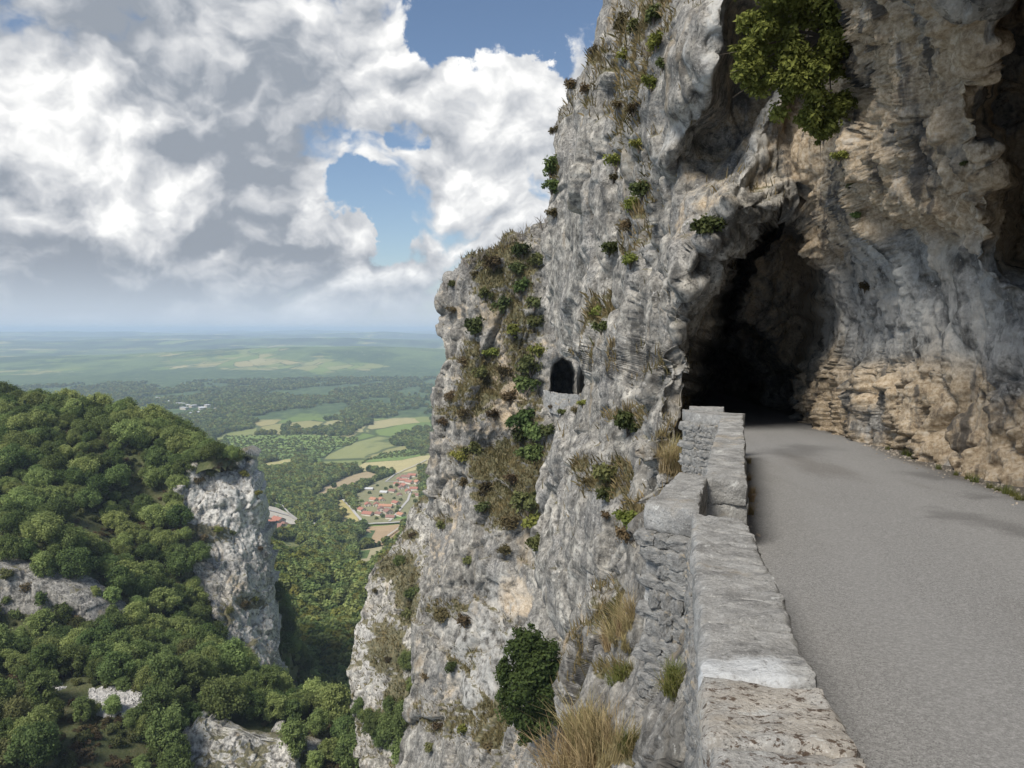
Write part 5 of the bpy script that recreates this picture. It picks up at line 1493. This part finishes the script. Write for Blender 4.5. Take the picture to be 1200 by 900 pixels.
for j, (x, y, s_) in enumerate(((474, 852, 1.0), (462, 868, .9), (484, 812, .8), (448, 880, 1.0), (478, 784, .6), (470, 895, 1.1), (456, 838, .7), (440, 862, .8), (488, 760, .5), (482, 700, .45), (468, 662, .4), (430, 850, .8), (420, 838, .7))):
    h = cast(CB['rock_spur'], x, y)[0] or HB.ray_cast(Vector((0, 0, 0)), Vector(pdir(x, y)))[0]
    if h is None: continue
    t = copy_tree(protos[2 + j % 3]); t.location = h - Vector((0, 0, .6)); t.scale = (s_ * .8,) * 3; t.rotation_euler = (0, 0, j * 1.7)
    tag(t, 'small tree rooted at the foot and on the ledges of the rock spur', 'tree', 'trees on the rock spur')
for j, (x, y, s_) in enumerate(((8, 668, 16), (30, 684, 16), (52, 694, 18), (72, 708, 18), (90, 722, 18), (20, 715, 14), (46, 728, 16), (70, 736, 18), (5, 700, 12), (96, 738, 18), (34, 738, 18), (10, 735, 20), (60, 716, 10))):
    shrub(x, y, s_, ('green', 'brown', 'dark')[j % 3], ('green', 'brown', 'dark green')[j % 3] + ' bush half covering the small streaked crag across the gorge', ('green', 'brown', 'dark')[j % 3] + ' bushes on the streaked crag', tree=CB['crag2'])
for j, (x, y, s_) in enumerate(((225, 622, 12), (240, 626, 12), (256, 618, 10), (272, 622, 9), (285, 705, 12), (298, 700, 10), (270, 712, 10), (262, 545, 14), (285, 552, 12), (245, 550, 14), (232, 560, 12), (300, 575, 9), (290, 765, 10), (305, 640, 8))):
    shrub(x, y, s_, ('green', 'brown', 'olive')[j % 3], ('green', 'brown', 'olive green')[j % 3] + ' bush on a ledge of the pale crag across the gorge', ('green', 'brown', 'olive') [j % 3] + ' bushes on the crag', tree=CB['crag'])
# trees of the cliffs: one in the gully, one hanging over the tunnel
def lobed_tree(name, lobes, d, n, size, mat, root_px, trunk_r, label, ext=1.0, seed=3, nsub=10, rs_=1.0):
    cs = [P(x, y, d + dz) for (x, y, r, dz) in lobes]; rs = [r / F * d for (x, y, r, dz) in lobes]
    lg = np.random.default_rng(seed + 70); sub_c, sub_r = [], []
    for c_, r_ in zip(cs, rs):
        for k in range(nsub):
            v_ = lg.normal(size=3); v_ /= np.linalg.norm(v_)
            sub_c.append(c_ + v_ * r_ * lg.uniform(.35, 1.12) * np.array([1, .8, .85])); sub_r.append(r_ * lg.uniform(.22, .48) * rs_)
    base = np.array(root_px)
    root = empty(name, tuple(base))
    V, Q, at = leaf_cloud([c - base for c in sub_c], sub_r, n, size, seed, shell=.8)
    cen = np.mean(cs, 0) - base
    tubes = [tube([(0, 0, 0), cen * .5 + np.array([0, 0, .05]), cen], [trunk_r, trunk_r * .8, trunk_r * .45])]
    for c in cs:
        e = c - base; st = cen * .55
        tubes.append(tube([st, (st + e) / 2 + np.array([0, 0, .08]), e, e + (e - st) * .25], [trunk_r * .5, trunk_r * .3, trunk_r * .14, trunk_r * .04], 5))
    tv, tq = join(tubes)
    obj('trunk', np_mesh('trunk', tv, tq, M['bark']), root)
    obj('crown', np_mesh('crown', V, Q, mat, at, smooth=False), root)
    tag(root, label, 'tree')
g_hit = cast_any(640, 868)
gd = min(62.0, (g_hit[0].y if g_hit else 60)) - 2.0
lobes = [(622, 748, 16, 0), (610, 765, 18, 0), (636, 762, 18, 0), (600, 790, 19, 0), (625, 785, 22, -.8), (648, 785, 18, 0), (597, 815, 17, 0), (620, 815, 23, -1), (645, 812, 21, -.5), (605, 840, 17, 0), (630, 845, 20, -.6), (650, 832, 15, 0), (618, 860, 12, 0), (655, 800, 12, .4)]
lobed_tree('broadleaf_tree', lobes, gd, 26000, .2, M['leaf_deep'], P(640, 872, gd + 1.5), .14, 'dense dark green tree filling the gully of the cliff below the small tunnel', seed=5, nsub=14, rs_=1.25)
lobes = [(930, 40, 40, 0), (900, 66, 28, -.3), (960, 58, 42, .2), (940, 105, 36, 0), (975, 118, 26, .3), (876, 78, 17, -.5), (985, 20, 32, .5), (952, 142, 24, .2), (920, 4, 40, 0), (890, 34, 24, -.3), (985, 75, 28, .5), (962, 160, 13, .3), (915, 92, 24, -.3), (955, -40, 60, 0), (900, -30, 40, -.3), (868, 60, 10, -.5), (880, 100, 11, -.4)]
lobed_tree('broadleaf_tree', lobes, 15.6, 46000, .066, M['leaf_olive'], P(1008, 20, 16.2), .07, 'olive green leafy tree hanging from the overhang above the tunnel mouth', seed=6)
# bare twigs on the skyline of the buttress
def twigs(px, py, s, seed, label):
    h = cast_any(px, py + 6)
    if h is None: return
    rg_ = random.Random(seed); L = s / F * h[0].y; tb = []
    for i in range(9):
        a = rg_.uniform(0, 6.28); e = np.array([math.cos(a) * .7, math.sin(a) * .5, rg_.uniform(.5, 1.1)]) * L * rg_.uniform(.6, 1)
        m_ = e * .5 + np.array([rg_.uniform(-.1, .1), 0, rg_.uniform(-.1, .1)]) * L
        tb.append(tube([(0, 0, -.3), m_, e], [.045, .03, .012], 4))
        for k in range(3):
            f = e + np.array([rg_.uniform(-.35, .35), rg_.uniform(-.2, .2), rg_.uniform(0, .35)]) * L
            tb.append(tube([m_ + (e - m_) * k / 3, f], [.022, .01], 4))
    v, q = join(tb); o = obj('dead_shrub', np_mesh('dead_shrub', v, q, M['twig'])); o.location = h[0]; tag(o, label, 'shrub', 'bare shrubs on the skyline')
for j, (x, y, s) in enumerate(((592, 284, 16), (548, 306, 14), (563, 298, 12), (612, 276, 16), (524, 332, 12), (636, 262, 14), (650, 128, 12), (664, 92, 12), (575, 292, 12), (517, 352, 8))):
    twigs(x, y, s, j, 'bare twiggy shrub on the skyline of the cliff')

# grass
def blades(n, spread, height, width, seed, lean=.5, zspread=.0):
    rg_ = np.random.default_rng(seed)
    a = rg_.uniform(0, 6.28, n); r = np.sqrt(rg_.random(n)) * spread
    b = np.stack([r * np.cos(a), r * np.sin(a), -rg_.random(n) * .03 - zspread * r], -1)
    h = height * rg_.uniform(.45, 1.15, n); da = rg_.uniform(0, 6.28, n); ln = lean * rg_.uniform(.2, 1.2, n)
    dv = np.stack([np.cos(da), np.sin(da), 0 * da], -1)
    pv_ = np.stack([-np.sin(da), np.cos(da), 0 * da], -1)
    V, Q = [], []
    sg = 4
    for k in range(sg + 1):
        t = k / sg
        c = b + dv * (ln * h * t * t)[:, None] + np.array([0, 0, 1.0]) * (h * (t - .35 * ln * t * t))[:, None]
        w = width * (1 - t) ** .7 * .5 + width * .05
        V.append(c - pv_ * w); V.append(c + pv_ * w)
    V = np.stack(V, 1)            # n, 2(sg+1), 3
    m_ = 2 * (sg + 1); base = np.arange(n)[:, None, None] * m_
    loc = np.array([[2 * k, 2 * k + 1, 2 * k + 3, 2 * k + 2] for k in range(sg)])[None]
    Q = (base + loc).reshape(-1, 4)
    tint = np.repeat(rg_.random(n), m_)
    return V.reshape(-1, 3), Q, {'tint': tint}
TUFT = []
for i in range(4):
    V, Q, at = blades(150, .09, .42, .0065, 20 + i, .75); TUFT.append(np_mesh('grass_tuft', V, Q, M['straw'], at))
GT = []
for i in range(3):
    V, Q, at = blades(110, .08, .20, .007, 30 + i, .8); GT.append(np_mesh('grass_tuft', V, Q, M['grass'], at))
rgt = random.Random(9)
def tuft(px, py, s, pool, label, group, lift=0, tree=None, tilt=0):
    h = cast_any(px, py, ('outcrop', 'cliff')) if tree is None else tree
    if h is None or h[0] is None: return
    o = obj('grass_tuft', rgt.choice(pool)); o.location = h[0] + Vector((0, 0, lift)); o.scale = (s, s, s * rgt.uniform(.8, 1.15)); o.rotation_euler = (rgt.uniform(-.1, .1), tilt + rgt.uniform(-.15, .1), rgt.uniform(0, 6.28))
    tag(o, label, 'grass', group)
for (x, y, s) in ((672, 905, 1.3), (690, 900, 1.2), (700, 890, 1.0), (712, 905, 1.0), (684, 880, 1.1), (702, 870, .9), (660, 925, 1.3), (725, 890, .8), (695, 915, 1.2), (676, 918, 1.2), (715, 875, .8)):
    tuft(x, y, s * 1.25, TUFT, 'clump of straw coloured grass on the outcrop under the parapet', 'straw grass on the outcrop', tilt=-.2)
for (x, y, s) in ((722, 752, .8), (730, 745, .8), (738, 735, .7), (715, 760, .8), (742, 722, .6), (728, 728, .7), (735, 760, .7)):
    tuft(x, y, s * 1.1, TUFT, 'straw grass tuft in the hollow of rock beside the retaining wall', 'straw grass in the hollow', tilt=-.2)
for (x, y, s) in ((728, 795, 1), (735, 788, .9), (742, 870, .9), (733, 880, 1), (790, 812, 1), (798, 800, .9), (720, 800, .9), (792, 790, .8)):
    tuft(x, y, s * .9, GT, 'short green grass tuft on the rock below the parapet', 'green tufts below the parapet', tilt=-.2)
for (x, y, s) in ((785, 545, 1.6), (792, 552, 1.5), (805, 550, 1.5), (815, 553, 1.4), (780, 552, 1.6), (790, 535, 1.5), (822, 551, 1.2)):
    tuft(x, y, s * 1.2, GT if x > 795 else TUFT, 'grass tuft in the corner between parapet and tunnel pillar', 'tufts behind the parapet')
RBT = BVHTree.FromPolygons([tuple(v) for v in np.stack([RX, RY, RZ], -1).reshape(-1, 3).tolist()], grid_faces(245, 31).tolist())
for (x, y, s) in ((1060, 531, .8), (1066, 533, .9), (1072, 536, .8), (1135, 560, .7), (1142, 563, .8), (1160, 570, .6), (1180, 577, .8), (1188, 580, .7), (1010, 516, .7), (1040, 525, .6), (1100, 548, .6), (1195, 584, .8), (1120, 555, .5), (1170, 574, .6)):
    h = cast(RBT, x, y + 2)
    tuft(x, y, s, GT, 'small green weed at the foot of the rock wall beside the road', 'weeds along the wall foot', tree=h)
for (x, y, s) in ((879, 600, .5), (880, 585, .5), (882, 575, .4), (878, 560, .4), (878, 540, .4)):
    h = cast(RBT, x, y + 3)
    tuft(x, y, s, TUFT, 'thin dry weed at the road foot of the parapet', 'weeds along the parapet foot', tree=h)

# grit and fallen stones along both edges of the road
def road_grit(n, seed):
    rg_ = np.random.default_rng(seed); U, Q = cube_shell(1, 1, 1); U = U - .5; Vs, Qs = [], []
    for i in range(n):
        y = rg_.uniform(2.2, 24); l, r = np.interp(y, rd_d, rd_l) + .13, np.interp(y, rd_d, rd_r) - 1.4
        x = r - abs(rg_.normal()) * .28 + .15 if rg_.random() < .72 else l + abs(rg_.normal()) * .09
        h = RBT.ray_cast(Vector((x, y, 2)), Vector((0, 0, -1)))[0]
        if h is None: continue
        A = np.linalg.qr(rg_.normal(size=(3, 3)))[0]; sz = .008 + .035 * rg_.random() ** 4
        Vs.append((U * rg_.uniform(.5, 1.2, 3) * sz) @ A.T + np.array(h)); Qs.append(Q + 24 * len(Qs) if False else Q + len(U) * (len(Vs) - 1))
    o = obj('gravel', np_mesh('gravel', np.concatenate(Vs), np.concatenate(Qs), simple('gravel', (.30, .26, .21), var=.6, scale=20), smooth=False)); tag(o, 'loose grit and small stones along the road edges', 'gravel', kind='stuff')
road_grit(2600, 8)

# turf hanging on the ledges of the cliffs: one mass per cliff
def ledge_turf(key, n, height, width, seed, label, thr=.45, mat='straw'):
    V, Q, at = BV[key]
    c = V[Q].mean(1); v1 = V[Q[:, 2]] - V[Q[:, 0]]; v2 = V[Q[:, 3]] - V[Q[:, 1]]
    nn = np.cross(v1, v2); ar = np.linalg.norm(nn, axis=1); nn /= np.maximum(ar[:, None], 1e-9)
    s = np.sign((nn * -c).sum(1)); nn *= s[:, None]
    veg = at['veg'][Q].mean(1)
    w = np.clip(veg + .55 * nn[:, 2] + .25 * fbm(c / (height * 6), 3, seed=seed) - thr, 0, 1)
    px, py = pix(c); w *= (px > 380) & (px < 1210) & (py > -20) & (py < 920) & (c[:, 1] > 0)
    scr = ar / np.maximum(c[:, 1], 1) ** 2
    rg_ = np.random.default_rng(seed); pr = w * np.maximum(scr, 1e-12); pr /= pr.sum()
    k = rg_.choice(len(Q), n, p=pr)
    b = c[k] + rg_.normal(size=(n, 3)) * height * .15
    sc_ = height * rg_.uniform(.5, 1.2, n) * np.clip(c[k][:, 1] / np.median(c[k][:, 1]), .5, 1.8)
    tip = b + (nn[k] * .55 + np.array([0, 0, .65]) + rg_.normal(size=(n, 3)) * .35) * sc_[:, None]
    side = np.cross(tip - b, rg_.normal(size=(n, 3))); side /= np.linalg.norm(side, axis=1, keepdims=True)
    wd = (width * sc_ / height)[:, None]
    mid = (b + tip) / 2 + np.array([0, 0, .12]) * sc_[:, None]
    VV = np.stack([b - side * wd, b + side * wd, mid + side * wd * .8, tip, mid - side * wd * .8], 1).reshape(-1, 3)
    base = np.arange(n)[:, None] * 5
    QQ = np.concatenate([base + np.array([[0, 1, 2, 4]]), base + np.array([[4, 2, 3, 3]])])
    QQ = np.concatenate([base + np.array([[0, 1, 2, 4]])]); 
    VV2 = VV.reshape(n, 5, 3)[:, [0, 1, 2, 3]]; VV2[:, 2] = VV.reshape(n, 5, 3)[:, 2]; 
    VV2 = np.stack([VV.reshape(n, 5, 3)[:, 0], VV.reshape(n, 5, 3)[:, 1], VV.reshape(n, 5, 3)[:, 2], VV.reshape(n, 5, 3)[:, 3]], 1).reshape(-1, 3)
    QQ = np.arange(4 * n).reshape(-1, 4)
    t = np.clip(.5 + .5 * fbm(c[k] / (height * 8), 2, seed=seed + 4) + rg_.normal(size=n) * .2, 0, 1)
    o = obj('turf', np_mesh('turf', VV2, QQ, M[mat], {'tint': np.repeat(t, 4)}, smooth=False)); tag(o, label, 'grass', kind='stuff')
M['turf'] = leaf_mat('ledge_turf', (.06, .065, .025), (.30, .24, .12), .25, .02)
ledge_turf('buttress', 26000, .42, .05, 3, 'dry turf and low herbs on the ledges of the distant buttress', mat='turf')
ledge_turf('cliff', 34000, .26, .02, 4, 'dry turf in the cracks of the long grey cliff face', mat='turf')
ledge_turf('outcrop', 5000, .13, .006, 5, 'dry turf on the outcrop under the parapet', mat='turf')
ledge_turf('rock_spur', 6000, .8, .11, 6, 'scrubby turf on the rock spur', mat='turf')
ledge_turf('crag', 6000, 1.8, .22, 7, 'scrubby turf on the ledges of the crag', mat='turf') if False else None

# ------------------------------------------------------------------ haze
def haze():
    x0, x1, y0, y1, z0, z1 = -75000, 70000, -4000, 68000, -760, 70
    V = [(x, y, z) for x in (x0, x1) for y in (y0, y1) for z in (z0, z1)]
    me = bpy.data.meshes.new('haze'); me.from_pydata(V, [], [(0, 1, 3, 2), (4, 6, 7, 5), (0, 4, 5, 1), (2, 3, 7, 6), (0, 2, 6, 4), (1, 5, 7, 3)])
    m = bpy.data.materials.new('haze'); m.use_nodes = True; n = NT(m.node_tree); n.n.clear()
    out = n.new('ShaderNodeOutputMaterial'); v = n.new('ShaderNodeVolumePrincipled')
    v.inputs['Color'].default_value = (.66, .80, 1.0, 1); v.inputs['Density'].default_value = 9.0e-5; v.inputs['Anisotropy'].default_value = 0.0
    n.l.new(v.outputs[0], out.inputs['Volume'])
    me.materials.append(m); o = obj('haze', me); tag(o, 'thin blue haze filling the valley air', 'haze', kind='stuff')
haze()
